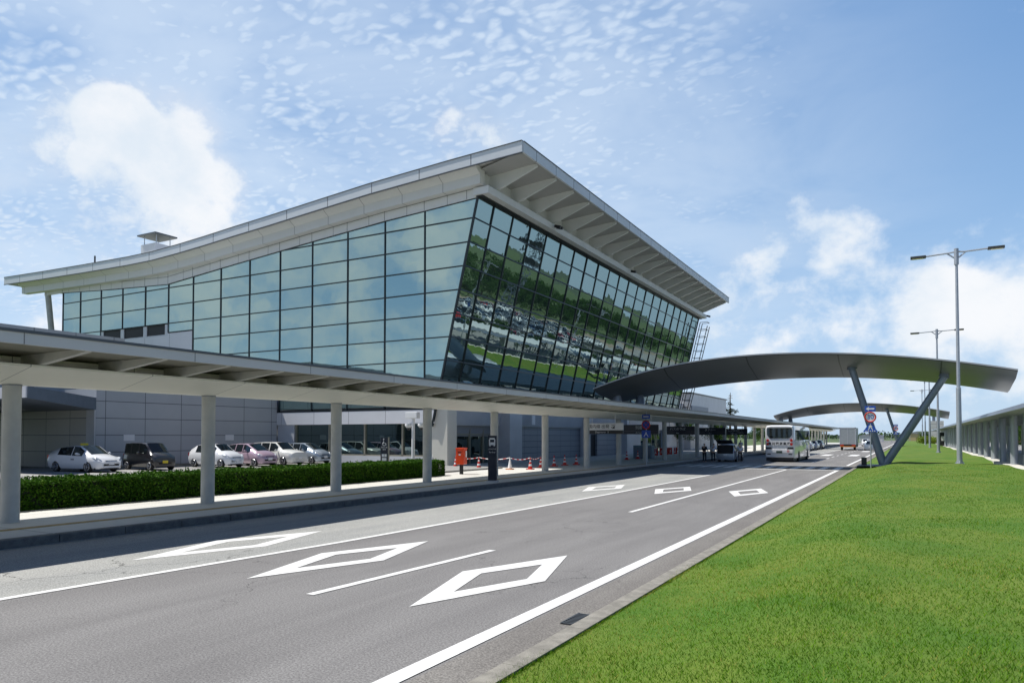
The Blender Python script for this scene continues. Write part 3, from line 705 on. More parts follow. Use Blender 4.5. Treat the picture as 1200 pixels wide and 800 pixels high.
for y in CY:
    if c0 is None:
        c0 = cm.build('column', M_colm, cy_, smooth=True); c0.location = (0, y, 0)
        c1 = MB().tube([(0, 0, 3.54), (0, 0, 3.585)], .214, 24).build('collar', M_rooft, c0, smooth=True)
    else:
        c_ = c0.copy(); COL.objects.link(c_); c_.location = (0, y, 0); d_ = c1.copy(); COL.objects.link(d_); d_.parent = c_
for s in (1, -1):
    r0 = None
    for i in range(48):
        y = 1.9 + 1.875 * i; e = 3.5 if s > 0 else 2.35
        if r0 is None:
            q = MB(); q.prism([(.9 * s, 4.0), (1.7 * s, 3.96), (e * s, 4.16), ((e + .03) * s, 4.236 if s > 0 else 4.178), (.9 * s, 4.21 if s > 0 else 4.178)], 'y', -.07, .07)
            r0 = q.build('rib', M_cream, cy_); r0.location = (0, y, 0)
        else: c_ = r0.copy(); COL.objects.link(c_); c_.location = (0, y, 0)

# ------------------------------------------------------------------ arches
def make_arch(loc, label, grp):
    a = empty('road_arch', loc, label, 'arch', grp)
    N_ = [(-21.9, 6.08), (-18.7, 6.97), (-14.75, 7.75), (-11, 8.06), (-7, 8.05), (-3.25, 7.8), (.7, 7.33), (3.47, 6.86), (5.77, 6.33)]
    Fz = [(-21.9, 5.2), (-17.7, 5.85), (-13.5, 6.42), (-9.6, 6.75), (-6.5, 6.76), (-1.9, 6.45), (2.8, 5.82), (5.77, 5.28)]
    xs_ = np.linspace(-21.9, 5.77, 41)
    cn = np.polyfit(*zip(*N_), 4); cf = np.polyfit(*zip(*Fz), 3)
    prof = []
    for x in xs_:
        zn, zf_ = np.polyval(cn, x), np.polyval(cf, x)
        # section in (y,z): convex underside, gently crowned top
        yw = 5.5
        low = [(0, zn - .10), (1.0, zn - .10 - .34 * (zn - zf_)), (2.6, zf_ + .34 * (zn - zf_)), (4.3, zf_ + .08), (yw, zf_ - .02)]
        up = [(yw, zf_ + .1), (3.6, zn - .05), (1.8, zn + .05), (0, zn)]
        prof.append([(x, y, z) for y, z in low + up])
    n = len(prof[0]); q = MB(); vs = [p for r_ in prof for p in r_]
    f1 = [(i * n + k, i * n + k + 1, (i + 1) * n + k + 1, (i + 1) * n + k) for i in range(len(prof) - 1) for k in range(4)]
    f2 = [(i * n + k, i * n + (k + 1) % n, (i + 1) * n + (k + 1) % n, (i + 1) * n + k) for i in range(len(prof) - 1) for k in range(4, n)]
    q.add(vs, f1 + f2 + [tuple(range(n)), tuple(range(len(vs) - n, len(vs)))]); o = q.build('deck', M_arch, a, smooth=True); 
    q = MB()
    for i in range(len(prof) - 1): q.bar(Vector(prof[i][0]) + Vector((0, -.02, .08)), Vector(prof[i + 1][0]) + Vector((0, -.02, .08)), .08, .09)
    q.build('edge_trim', M_arche, a, smooth=True)
    base = (-1.6, 2.5, .25)
    for tip, r_ in (((-3.55, 2.5, 7.15), .26), ((2.1, 2.5, 6.35), .24)):
        q = MB(); q.tube([base, tip], [.27, .22], 16); q.tube([Vector(tip) * .97 + Vector(base) * .03, Vector(tip) + Vector((0, 0, .25))], [.34, .2], 12); l_ = q.build('leg', M_leg, a, smooth=True)
    q = MB(); q.box(-2.25, -.95, 2.1, 2.9, .0, .36); q.build('footing', M_leg, a, bevel=.03)
    for x in (-21.1, -19.6):
        q = MB(); q.tube([(x, 3.2 + (x + 21.1) * 0.9, 4.6), (x, 3.2 + (x + 21.1) * .9, 5.4), (x, 3.2 + (x + 21.1) * .9, 6.1)], [.42, .36, .12], 14); q.build('strut', M_galv if x < -20 else M_leg, a, smooth=True)
    return a
make_arch((0, 53, 0), 'near dark metal arch spanning the road beside the tall lamp', 'metal arches over the road')
a2 = make_arch((0, 139, 0), 'far metal arch spanning the road beyond the truck', 'metal arches over the road')

# ------------------------------------------------------------------ street lamps
def make_lamp(loc, label, h=12.9):
    a = empty('street_lamp', loc, label, 'street lamp', 'double arm street lamps on the lawn')
    q = MB(); q.tube([(0, 0, 0), (0, 0, 4.6), (0, 0, 4.62), (0, 0, h)], [.15, .135, .10, .075], 14); q.build('pole', M_galv, a, smooth=True)
    q = MB(); q.box(-.25, .25, -.25, .25, -.03, .04)
    for s in (-1, 1):
        q.prism([(0, .04), (s * .24, .04), (0, .45)], 'y', -.015, .015); q.prism([(0, .04), (s * .24, .04), (0, .45)], 'x', -.015, .015)
    q.build('base_plate', M_galv, a)
    q = MB(); q.tube([(-1.7, 0, h - .12), (-.4, 0, h - .05), (0, 0, h), (.4, 0, h - .05), (1.7, 0, h + .0)], .05, 8)
    q.tube([(0, 0, h - .75), (-.08, 0, h - .4), (-.5, 0, h - .06)], [.06, .05, .04], 8); q.tube([(0, 0, h - .75), (.08, 0, h - .4), (.5, 0, h - .06)], [.06, .05, .04], 8)
    q.tube([(0, 0, h - .8), (0, 0, h + .18)], .13, 12); q.build('arm', M_galv, a, smooth=True)
    for s in (-1, 1):
        q = MB(); z = h + (.0 if s > 0 else -.12)
        q.box(min(s * 1.6, s * 2.45), max(s * 1.6, s * 2.45), -.16, .16, z - .09, z + .07); l_ = q.build('lamp_head', M_lampd, a, bevel=.03)
        MB().box(min(s * 1.75, s * 2.35), max(s * 1.75, s * 2.35), -.12, .12, z - .105, z - .088).build('lens', M_lens, l_)
    return a
LY = [51.3, 88.5, 126, 163, 200]
LL = ['nearest tall double arm lamp standing on the lawn in front of the arch', 'second double arm lamp, just behind the near arch', 'third double arm lamp, its head hidden by the near arch', 'fourth double arm lamp far down the lawn', 'farthest double arm lamp seen small under the near arch']
l0 = None
for y, lb in zip(LY, LL):
    zz = float(zb(2.6, y)) - .02
    if l0 is None: l0 = make_lamp((2.6, y, zz), lb)
    else: c_ = copy_tree(l0); c_.location = (2.6, y, zz); c_['label'] = lb

# ------------------------------------------------------------------ right canopy
rc = empty('lawn_canopy', (5.5, 0, 0), 'low dark grey covered footpath on many round columns beyond the lawn', 'canopy')
MB().prism([(-1.2, 3.55), (5.0, 3.45), (5.0, 3.7), (1.9, 3.92), (-1.05, 3.78)], 'y', 24, 190).build('roof', mat('canopy_dark', (.16, .17, .18), .5), rc)
q = MB(); q.prism([(-1.34, 3.5), (-1.2, 3.5), (-1.05, 3.775), (-1.22, 3.70)], 'y', 24, 190); q.build('gutter', M_blue, rc)
MB().prism([(-.5, 3.825), (1.9, 3.93), (4.9, 3.71), (4.9, 3.74), (1.9, 3.96), (-.5, 3.855)], 'y', 24.1, 189.9).build('roof_sheet', M_white, rc)
MB().box(.6, 1.9, 60, 72, 3.97, 4.25).build('skylight', M_blue, rc)
rc0 = None
for i in range(24):
    for xx in (0, 3.9):
        y = 29 + 6 * i
        if rc0 is None: rc0 = MB().tube([(0, 0, .5), (0, 0, 3.6)], .2, 18).build('column', M_galv, rc, smooth=True); rc0.location = (xx, y, 0)
        else: c_ = rc0.copy(); COL.objects.link(c_); c_.location = (xx, y, 0)

# ------------------------------------------------------------------ cars
def car_body(name, prof, W, paint, parent):
    """prof: stations (x, ztop, zbelt, wtop, kind, nose) ; +x is the front"""
    st = []
    for a_, b_ in zip(prof, list(prof[1:]) + [None]):
        if a_[4] == 'ws' and b_:
            md_ = tuple((p + q_) / 2 if not isinstance(p, str) else 'ws' for p, q_ in zip(a_, b_)); st += [a_[:4] + ('wsw',) + a_[5:], md_]
        else: st.append(a_)
    rings = []
    for (x, zt, zbel, wt, kind, wf, zl) in st:
        hw = W / 2 * wf
        rings.append([(x, 0, zl), (x, hw * .86, zl), (x, hw * .97, zl + .14), (x, hw, .56), (x, hw * .985, (0.56 + zbel) / 2 + .02), (x, hw * .93, zbel), (x, W / 2 * wt, zt - .05), (x, W / 2 * wt * .82, zt - .008), (x, W / 2 * wt * .4, zt + .012), (x, 0, zt + .018)])
    n = 10; paintm = MB(); sidew = []; gm_ = {'windscreen': MB(), 'rear_window': MB(), 'side_window': MB()}
    full = []
    for r_ in rings: full.append(r_ + [(x, -y, z) for (x, y, z) in r_[1:-1][::-1]])
    m = len(full[0]); vs = [p for r_ in full for p in r_]; body_f = []
    for i in range(len(full) - 1):
        k0 = st[i][4]
        for k_ in range(m):
            f = (i * m + k_, i * m + (k_ + 1) % m, (i + 1) * m + (k_ + 1) % m, (i + 1) * m + k_)
            top = k_ in (7, 8, 9, 10) ; side = k_ in (5, 12)
            if k0 in ('ws', 'wsw') and top: gm_['windscreen'].add([vs[j] for j in f], [(0, 1, 2, 3)])
            elif k0 == 'rw' and top: gm_['rear_window'].add([vs[j] for j in f], [(0, 1, 2, 3)])
            elif k0 == 'win' and side: sidew.append(MB().add([vs[j] for j in f], [(0, 1, 2, 3)]))
            elif k0 == 'wsw' and side: gm_['side_window'].add([vs[j] for j in f], [(0, 1, 2, 3)])
            else: body_f.append(f)
    body_f += [tuple(range(m)), tuple(range(len(vs) - m, len(vs)))]
    paintm.add(vs, body_f); bo = paintm.build(name, paint, parent, smooth=True, fix=True)
    for nm, g_ in gm_.items():
        if g_.f: g_.build(nm, M_cglass, parent, smooth=True, fix=False)
    for g_ in sidew: g_.build('side_window', M_cglass, parent, fix=False)
    return bo
def S(x, zt, zbel, wt, kind='b', wf=1., zl=.2): return (x, zt, zbel, wt, kind, wf, zl)
PROF = {
 'liftback': (4.46, 1.745, 2.7, .31, [S(-2.23, .62, .60, .60, 'b', .70, .34), S(-2.20, 1.05, .92, .64, 'b', .86, .24), S(-2.05, 1.19, .98, .66, 'rw', .94), S(-1.25, 1.40, .97, .68, 'win', .99), S(-.62, 1.46, .95, .70, 'win'), S(-.05, 1.49, .93, .70, 'b'), S(.0, 1.49, .93, .70, 'win'), S(.45, 1.47, .92, .69, 'ws'), S(1.30, 1.0, .90, .74, 'b', 1.), S(1.75, .90, .83, .72, 'b', .96), S(2.08, .76, .70, .66, 'b', .86), S(2.23, .60, .56, .56, 'b', .68, .26)]),
 'kei': (3.40, 1.475, 2.4, .28, [S(-1.70, .70, .66, .78, 'b', .90, .28), S(-1.68, 1.0, .95, .80, 'rw', .96), S(-1.56, 1.58, 1.0, .80, 'b', .98), S(-1.48, 1.63, 1.0, .80, 'win'), S(-.85, 1.65, .98, .80, 'b'), S(-.78, 1.65, .98, .80, 'win'), S(-.02, 1.65, .97, .80, 'b'), S(.05, 1.65, .97, .79, 'win'), S(.55, 1.60, .96, .78, 'ws'), S(1.15, 1.05, .94, .80, 'b', 1.), S(1.45, .97, .88, .76, 'b', .97), S(1.66, .84, .78, .70, 'b', .90), S(1.70, .6, .56, .62, 'b', .84, .24)]),
 'bubble': (3.72, 1.66, 2.43, .29, [S(-1.86, .60, .58, .5, 'b', .66, .32), S(-1.83, 1.0, .90, .64, 'b', .87, .24), S(-1.70, 1.2, .98, .68, 'rw', .94), S(-1.25, 1.42, .99, .68, 'b', .98), S(-1.1, 1.46, .97, .69, 'win'), S(-.35, 1.53, .95, .70, 'b'), S(-.28, 1.53, .95, .70, 'win'), S(.35, 1.50, .93, .69, 'ws'), S(.98, 1.08, .92, .70, 'b', 1.), S(1.35, 1.0, .86, .68, 'b', .96), S(1.68, .82, .74, .62, 'b', .86), S(1.86, .58, .55, .5, 'b', .66, .26)]),
 'hatch': (3.85, 1.695, 2.5, .29, [S(-1.92, .62, .60, .60, 'b', .74, .30), S(-1.90, .95, .90, .68, 'b', .90), S(-1.80, 1.1, 1.0, .72, 'rw', .95), S(-1.45, 1.46, 1.02, .70, 'win'), S(-.75, 1.52, .98, .71, 'b'), S(-.68, 1.52, .98, .71, 'win'), S(.0, 1.52, .95, .71, 'b'), S(.06, 1.52, .94, .71, 'win'), S(.30, 1.49, .93, .70, 'ws'), S(1.25, 1.04, .92, .72, 'b', 1.), S(1.55, .93, .84, .70, 'b', .96), S(1.80, .78, .72, .64, 'b', .86), S(1.92, .58, .55, .54, 'b', .70, .24)]),
 'wagon': (4.3, 1.69, 2.55, .32, [S(-2.15, .66, .64, .66, 'b', .82, .32), S(-2.13, 1.0, .94, .72, 'rw', .93), S(-1.98, 1.50, 1.0, .74, 'b', .97), S(-1.90, 1.56, 1.0, .75, 'win'), S(-1.05, 1.60, .98, .75, 'b'), S(-.98, 1.60, .98, .75, 'win'), S(-.18, 1.60, .97, .75, 'b'), S(-.1, 1.60, .97, .75, 'win'), S(.35, 1.57, .96, .74, 'ws'), S(1.0, 1.09, .95, .78, 'b', 1.), S(1.75, 1.0, .88, .76, 'b', .97), S(2.08, .88, .80, .70, 'b', .90), S(2.15, .6, .56, .64, 'b', .82, .3)]),
}
def cut_arches(bo, W, wb, wr, x0):
    cutters = []
    for sx in (wb / 2 + x0, -wb / 2 + x0):
        me = MB().tube([(sx, -W, wr), (sx, W, wr)], wr * 1.16, 24).build('cut', None); cutters.append(me)
        md = bo.modifiers.new('b', 'BOOLEAN'); md.operation = 'DIFFERENCE'; md.object = me; md.solver = 'EXACT'
    bpy.context.view_layer.update(); dgp = bpy.context.evaluated_depsgraph_get()
    me = bpy.data.meshes.new_from_object(bo.evaluated_get(dgp)); old = bo.data; bo.modifiers.clear(); bo.data = me
    if not me.polygons: bo.data = old
    for c_ in cutters: bpy.data.objects.remove(c_)
def paintm(name, col, metal=.0): return mat('paint_' + name, col, .28, metal, coat=1.0)
def make_car(kind, name, loc, rz_, paint, label, group, cat='car', plate=M_sw, detail=True):
    L, W, wb, wr, st = PROF[kind]; a = empty(name, loc, label, cat, group, rz_)
    bo = car_body('body', st, W, paint, a)
    if detail: cut_arches(bo, W, wb, wr, .02)
    q = MB(); q.box(-L / 2 + .35, L / 2 - .35, -W / 2 * .84, W / 2 * .84, .17, .60); q.build('underbody', M_black, a)
    for sx in (1, -1):
        for sy in (1, -1):
            x = sx * wb / 2 + .02; y = sy * (W / 2 - .1)
            q = MB(); q.tube([(x, y - .095, wr), (x, y - .07, wr), (x, y + .07, wr), (x, y + .095, wr)], [wr * .93, wr, wr, wr * .93], 28); wh = q.build('wheel', M_rub, a, smooth=True)
            q = MB(); yo = y + sy * .098; q.tube([(x, yo - .02 * sy, wr), (x, yo + .004 * sy, wr)], wr * .22, 12)
            for k_ in range(7):
                an = k_ * 2 * math.pi / 7; q.bar((x + math.cos(an) * wr * .12, yo, wr + math.sin(an) * wr * .12), (x + math.cos(an) * wr * .64, yo, wr + math.sin(an) * wr * .64), .018, .07, up=(0, 1, 0))
            q.tube([(x + math.cos(t) * wr * .66, yo, wr + math.sin(t) * wr * .66) for t in np.linspace(0, 2 * math.pi, 25)], .018, 6, cap=False)
            q.build('rim', M_rim, wh, smooth=False)
    fx = L / 2
    for sy in (1, -1):
        q = MB(); q.tube([(fx - .52, sy * W * .43, .80), (fx - .30, sy * W * .40, .76), (fx - .13, sy * W * .32, .68)], [.06, .10, .05], 10); q.build('headlight', M_lamp, a, smooth=True)
        q = MB(); q.tube([(-fx + .10, sy * W * .42, .95), (-fx + .12, sy * W * .42, .75)], [.07, .08], 8); q.build('tail_light', M_lred, a, smooth=True)
        q = MB(); mx_ = fx - (1.22 if kind != 'liftback' else 1.35); q.tube([(mx_ - .16, sy * W * .47, 1.0), (mx_ - .17, sy * (W * .5 + .12), 1.04), (mx_ - .18, sy * (W * .5 + .2), 1.04)], [.03, .075, .05], 8); q.build('mirror', paint, a, smooth=True)
    q = MB(); q.box(fx - .14, fx - .0, -W * .27, W * .27, .36, .48); q.box(fx - .22, fx - .03, -W * .2, W * .2, .60, .67); q.build('grille', M_black, a)
    q = MB(); q.box(fx - .01, fx + .02, -.165, .165, .42, .58); q.build('number_plate', plate, a)
    q = MB(); q.box(-fx - .02, -fx + .02, -.165, .165, .55, .71); q.build('number_plate', plate, a)
    return a
ZP = .28
P_white = paintm('white', (.80, .81, .82)); P_black = paintm('black', (.012, .011, .014)); P_pink = paintm('pink', (.50, .36, .44), .2)
P_silver = paintm('silver', (.42, .48, .55), .5); P_ivory = paintm('ivory', (.74, .74, .70)); P_red = paintm('red', (.45, .02, .02)); P_dblue = paintm('dark_blue', (.02, .05, .16)); P_grey = paintm('grey', (.18, .19, .2), .3)
GC = 'cars parked against the grey wall'
def pk(fw, wb): return fw - wb / 2      # from front wheel x to centre
tx = make_car('liftback', 'parked_taxi', (-41.5, 24.45, ZP), R(4.5), P_white, 'white liftback taxi with a yellow roof light at the left end of the row', GC, 'taxi')
q = MB(); q.box(-.16, -.02, -.2, .2, 1.50, 1.62); q.build('roof_light', M_yel, tx, bevel=.02)
text('door_lettering', 'TAXI', M_navy, tx, (.15, -.878, .72), .13, (R(90), 0, 0))
make_car('kei', 'parked_car', (-40.5, 27.75, ZP), R(-4), P_black, 'boxy black mini car with a yellow number plate next to the taxi', GC, plate=M_yel)
make_car('bubble', 'parked_car', (-39.9, 32.15, ZP), R(2), P_white, 'rounded white small car partly behind the second canopy column', GC)
make_car('hatch', 'parked_car', (-39.65, 34.75, ZP), R(-2), P_pink, 'pale pink hatchback between two white cars', GC)
make_car('wagon', 'parked_car', (-39.67, 37.25, ZP), R(-1), P_ivory, 'ivory white estate car right of the pink hatchback', GC)
make_car('hatch', 'parked_car', (-39.65, 39.95, ZP), R(0), P_silver, 'silver blue hatchback at the right end of the row by the shop window', GC)
# farther vehicles on the kerb lane
GK = 'vehicles standing along the far kerb'
for i, (y, kd, pt, lb) in enumerate([(118, 'wagon', P_black, 'dark estate car first in the queue under the far canopy'), (126, 'hatch', P_white, 'white hatchback second in the queue beyond the coaches'), (134, 'hatch', P_silver, 'silver hatchback third in the queue beyond the coaches'), (142, 'wagon', P_grey, 'grey estate car at the far end of the kerb queue')]):
    make_car(kd, 'parked_car', (-14.6, y, 0), R(90), pt, lb, GK, detail=False)
sv = make_car('wagon', 'estate_car', (-5.7, 131, 0), R(90), P_silver, 'silver estate car with red tail lights behind the arch leg', None, detail=False)
make_car('kei', 'small_van', (-9.3, 190, 0), R(-90), P_white, 'tiny white van far down the road beside the truck', None, cat='van', detail=False)
# minivan with raised tailgate
mv = make_car('wagon', 'minivan', (-14.5, 67.9, 0), R(90), P_silver, 'silver estate car with its tailgate raised at the kerb left of the bus', None, detail=False)
q = MB(); q.box(-2.17, -1.9, -.68, .68, .75, 1.5); q.build('boot_opening', M_dark, mv)
q = MB(); q.bar((-1.9, 0, 1.62), (-2.75, 0, 1.95), 1.4, .07); q.build('tailgate', P_black, mv)

# ------------------------------------------------------------------ coaches and truck
def make_bus(loc, label, L=11.5, W=2.49, H=3.3, lettering=True, name='coach'):
    a = empty(name, loc, label, 'bus', 'white coaches at the kerb')       # rear at y=0, heading +Y
    sec = []
    def ring(y, w_, zt, zl):
        hw = w_ / 2; return [(-hw, y, zl), (hw, y, zl), (hw * 1.0, y, 1.4), (hw * .985, y, zt - .3), (hw * .9, y, zt - .06), (hw * .6, y, zt), (-hw * .6, y, zt), (-hw * .9, y, zt - .06), (-hw * .985, y, zt - .3), (-hw, y, 1.4)]
    rs = [ring(0, W * .93, H - .12, .45), ring(.1, W * .98, H - .03, .38), ring(.35, W, H, .36), ring(L - .5, W, H, .36), ring(L - .1, W * .97, H - .1, .36), ring(L, W * .9, H - .25, .45)]
    vs = [p for r_ in rs for p in r_]; n = 10; fs = [(i * n + k_, i * n + (k_ + 1) % n, (i + 1) * n + (k_ + 1) % n, (i + 1) * n + k_) for i in range(len(rs) - 1) for k_ in range(n)] + [tuple(range(n)), tuple(range(len(vs) - n, len(vs)))]
    MB().add(vs, fs).build('body', P_white, a, smooth=True)
    MB().prism([(-1.06, 2.42), (-.82, 2.12), (.82, 2.12), (1.06, 2.42), (1.06, 2.98), (1.0, 3.06), (-1.0, 3.06), (-1.06, 2.98)], 'y', -.03, .05).build('rear_window', M_cglass, a)
    for s in (-1, 1): MB().prism([(s * 1.17, 1.15), (s * .62, 1.15), (s * .70, 1.32), (s * 1.17, 1.32)], 'y', -.02, .05).build('vent_panel', M_black, a); MB().box(min(s * .75, s * 1.05), max(s * .75, s * 1.05), -.03, .05, .66, .74).build('fog_lamp', M_black, a)
    q = MB(); q.box(-1.12, 1.12, -.06, .02, .84, 1.12); q.build('bumper', P_white, a, bevel=.02)
    MB().box(-.28, .22, -.085, -.05, .8, 1.0).build('number_plate', M_grey_plate, a)
    MB().box(-1.15, 1.15, .05, L - .3, .12, .40).build('skirt', M_black, a)
    for s in (-1, 1):
        for zc in (1.93, 1.60): MB().tube([(s * 1.0, -.05, zc), (s * 1.0, .05, zc)], .12, 14).build('tail_light', M_lred, a, smooth=True)
        [MB().box(s * (W / 2 + .002) - .006, s * (W / 2 + .002) + .006, .7 + j * (L - 1.6) / 6, .6 + (j + 1) * (L - 1.6) / 6, 1.95, 2.85).build('side_window', M_cglass, a) for j in range(6)]
        for y in (2.9, L - 2.4):
            MB().tube([(s * (W / 2 - .28), y, .5), (s * (W / 2 + .01), y, .5)], .5, 24).build('wheel', M_rub, a, smooth=True)
    q = MB(); q.tube([(W / 2, L - .1, 2.7), (W / 2 + .3, L + .15, 2.6), (W / 2 + .3, L + .15, 2.2)], [.03, .03, .1], 6); q.build('mirror', M_black, a)
    if lettering: text('lettering', '旭 川 電 気 軌 道', M_navy, a, (-.02, -.045, 1.62), .25, ROT_S, extrude=.01, bold=.012)
    MB().tube([(.72, -.065, .98), (.72, -.03, .98)], .12, 16).build('round_sticker', mat('sticker_pink', (.6, .3, .3), .5), a)
    return a
M_grey_plate = mat('plate_dark_green', (.03, .06, .05), .4)
make_bus((-10.2, 67.8, 0), 'nearest white coach seen from behind with a dark rear window')
make_bus((-13.3, 92.5, 0), 'second white coach ahead of the nearest one, side windows showing', lettering=False)
tk = empty('box_truck', (-9.0, 130.5, 0), 'grey box truck with orange rear lamps driving away', 'truck')
MB().box(-1.22, 1.22, 0, 6.2, .95, 3.7).build('cargo_box', mat('truck_box', (.42, .45, .46), .45, .2, var=.1), tk, bevel=.02)
q = MB()
for x in (-1.22, 1.1): q.box(x, x + .12, -.02, .06, .95, 3.72)
q.box(-1.22, 1.22, -.02, .06, 3.6, 3.74); q.box(-.03, .03, -.02, .02, 1.0, 3.6); q.build('door_frame', M_wallS, tk)
MB().box(-1.1, 1.1, .1, 7.8, .5, .95).build('chassis', M_black, tk)
MB().box(-1.1, 1.1, 6.4, 8.2, .7, 2.6).build('cab', P_white, tk, bevel=.08)
q = MB(); q.box(-1.15, 1.15, -.05, .1, .55, .68); q.build('bumper', mat('bumper_orange', (.75, .25, .04), .5), tk)
for s in (-1, 1):
    MB().box(min(s * .6, s * 1.15), max(s * .6, s * 1.15), -.04, .1, .74, .92).build('tail_light', M_red, tk)
    MB().tube([(s * .8, 1.2, .45), (s * 1.12, 1.2, .45)], .45, 18).build('wheel', M_rub, tk, smooth=True)

# ------------------------------------------------------------------ street furniture
# post box
pb = empty('post_box', (-22.0, 34.0, .18), 'bright red post box on a black post beside the hedge end', 'post box', rz=R(12))
MB().box(-.24, .24, -.27, .27, .55, 1.42).build('box', M_orange, pb, bevel=.04)
MB().box(-.26, .26, -.29, .29, 1.40, 1.47).build('hood', M_orange, pb, bevel=.02)
MB().tube([(0, 0, 0), (0, 0, .58)], .11, 14).build('post', M_black, pb, smooth=True)
MB().box(.242, .25, .0, .22, .95, 1.3).build('notice', M_sw, pb)
MB().box(-.1, .1, -.28, -.271, 1.2, 1.25).build('slot', M_black, pb)
MB().box(-.06, .06, -.28, -.271, 1.06, 1.13).build('mark', M_sw, pb)
# bus stop pillar
bp = empty('bus_stop_pillar', (-17.1, 29.1, .18), 'tall black pillar sign with a white bus symbol on the pavement', 'sign', rz=R(18))
MB().box(-.2, .2, -.1, .1, .06, 2.15).build('panel', M_navy, bp, bevel=.01)
MB().box(-.27, .27, -.14, .14, 0, .06).build('base', M_rim, bp)
q = MB(); q.box(-.135, .135, -.112, -.103, 1.78, 1.84); q.box(-.15, -.10, -.112, -.103, 1.70, 1.98); q.box(.10, .15, -.112, -.103, 1.70, 1.98); q.box(-.12, .12, -.112, -.103, 1.97, 2.04)
q.box(-.06, .06, -.1125, -.103, 1.74, 1.785); q.box(-.135, -.07, -.1125, -.103, 1.66, 1.72); q.box(.07, .135, -.1125, -.103, 1.66, 1.72); q.box(-.12, .12, -.1115, -.103, 1.71, 1.775)
q.build('bus_symbol', M_sw, bp)
text('lettering', 'バスのりば', M_sw, bp, (0, -.105, 1.52), .075, ROT_S); text('lettering', 'Bus Stop', M_sw, bp, (0, -.105, 1.38), .085, ROT_S)
# wheelchair / parking sign by the hedge
ws_ = empty('parking_sign', (-23.9, 29.6, .28), 'narrow navy sign with a white wheelchair symbol behind the hedge', 'sign', rz=R(20))
q = MB(); q.box(-.05, .05, -.03, .03, 0, .5); q.build('post', M_galv, ws_)
MB().box(-.2, .2, -.04, .04, .5, 1.95).build('panel', M_navy, ws_)
MB().box(.2, .25, -.05, .05, 0, 1.97).build('edge_post', MATS['champagne_frame'], ws_)
q = MB(); q.tube([(math.cos(t) * .085 - .0, -.048, 1.62 + math.sin(t) * .085) for t in np.linspace(R(100), R(400), 16)], .017, 6); q.bar((-.03, -.048, 1.84), (-.02, -.048, 1.66), .02, .04, up=(0, 1, 0)); q.bar((-.02, -.048, 1.67), (.08, -.048, 1.66), .02, .04, up=(0, 1, 0)); q.bar((.08, -.048, 1.66), (.12, -.048, 1.56), .02, .035, up=(0, 1, 0)); q.tube([(-.03, -.052, 1.88), (-.03, -.042, 1.88)], .032, 12)
q.build('wheelchair_symbol', M_sw, ws_)
text('lettering', '障がい者', M_sw, ws_, (0, -.045, 1.44), .085, ROT_S); text('lettering', '専用', M_sw, ws_, (0, -.045, 1.33), .09, ROT_S)
q = MB(); q.box(-.13, -.01, -.046, -.04, .95, 1.1); q.box(.01, .13, -.046, -.04, .95, 1.1); q.box(-.12, .12, -.046, -.04, .75, .9); q.build('white_blocks', M_sw, ws_)
# camera pole behind column
cp = empty('camera_pole', (-24.0, 32.2, .28), 'white pole with security cameras beside the cream pier', 'camera pole')
MB().tube([(0, 0, 0), (0, 0, 3.1)], .09, 12).build('pole', M_sw, cp, smooth=True)
MB().box(-.45, .35, -.15, .15, 3.0, 3.35).build('housing', M_sw, cp, bevel=.03)
for xx in (-.33, .55):
    c_ = MB().tube([(xx, 0, 2.72), (xx, 0, 2.6), (xx, 0, 2.48)], [.19, .2, .1], 16).build('dome_camera', M_sw, cp, smooth=True)
    MB().tube([(xx, 0, 2.48), (xx, 0, 2.36)], [.13, .04], 14).build('lens', M_black, c_, smooth=True)
MB().bar((-.35, 0, 2.75), (.6, 0, 2.75), .05, .05).build('bracket', M_sw, cp)
# traffic signs
def sign_stack(loc, label, h, rz_=0, far=False):
    a = empty('traffic_sign', loc, label, 'traffic sign', None, rz_)
    MB().tube([(0, 0, 0), (0, 0, h)], .04, 10).build('pole', M_galv, a, smooth=True)
    p_ = MB().box(-.32, .32, -.07, -.05, h - .38, h - .02).build('arrow_plate', M_sblue, a)
    q = MB(); q.prism([(-.27, h - .2), (-.08, h - .07), (-.08, h - .15), (.25, h - .15), (.25, h - .25), (-.08, h - .25), (-.08, h - .33)], 'y', -.077, -.071); q.build('arrow', M_sw, p_)
    d_ = MB().tube([(0, -.07, h - .75), (0, -.05, h - .75)], .36, 32).build('speed_disc', M_sw, a)
    q = MB(); q.tube([(math.cos(t) * .315, -.075, h - .75 + math.sin(t) * .315) for t in np.linspace(0, 2 * math.pi, 33)], .042, 6, cap=False); q.build('red_ring', M_red, d_)
    text('lettering', '30', M_sblue, a, (0, -.074, h - .75), .42, ROT_S, extrude=.006)
    t_ = MB().prism([(-.46, h - 1.74), (.46, h - 1.74), (.05, h - 1.12), (-.05, h - 1.12)], 'y', -.07, -.05).build('crossing_plate', M_sblue, a)
    q = MB(); q.prism([(-.10, h - 1.60), (0, h - 1.42), (.10, h - 1.60), (.16, h - 1.60), (.03, h - 1.35), (.1, h - 1.42), (.12, h - 1.38), (0, h - 1.24), (-.12, h - 1.40), (-.1, h - 1.44), (-.03, h - 1.36), (-.16, h - 1.6)], 'y', -.077, -.071)
    for i in range(5): q.box(-.30 + i * .13, -.23 + i * .13, -.077, -.071, h - 1.70, h - 1.64)
    q.tube([(0, -.077, h - 1.21), (0, -.071, h - 1.21)], .04, 10); q.build('walker_symbol', M_sw, t_)
    return a
sign_stack((-2.3, 53.4, .12), 'near blue arrow, red ringed 30 and pedestrian crossing signs on a pole', 4.2)
s2 = sign_stack((-2.1, 138, .12), 'small distant stack of blue and 30 speed signs by the far arch leg', 4.2)
ns = empty('no_stopping_sign', (-16.85, 50.8, .18), 'round blue and red no stopping sign above a blue plate on a thin pole', 'traffic sign')
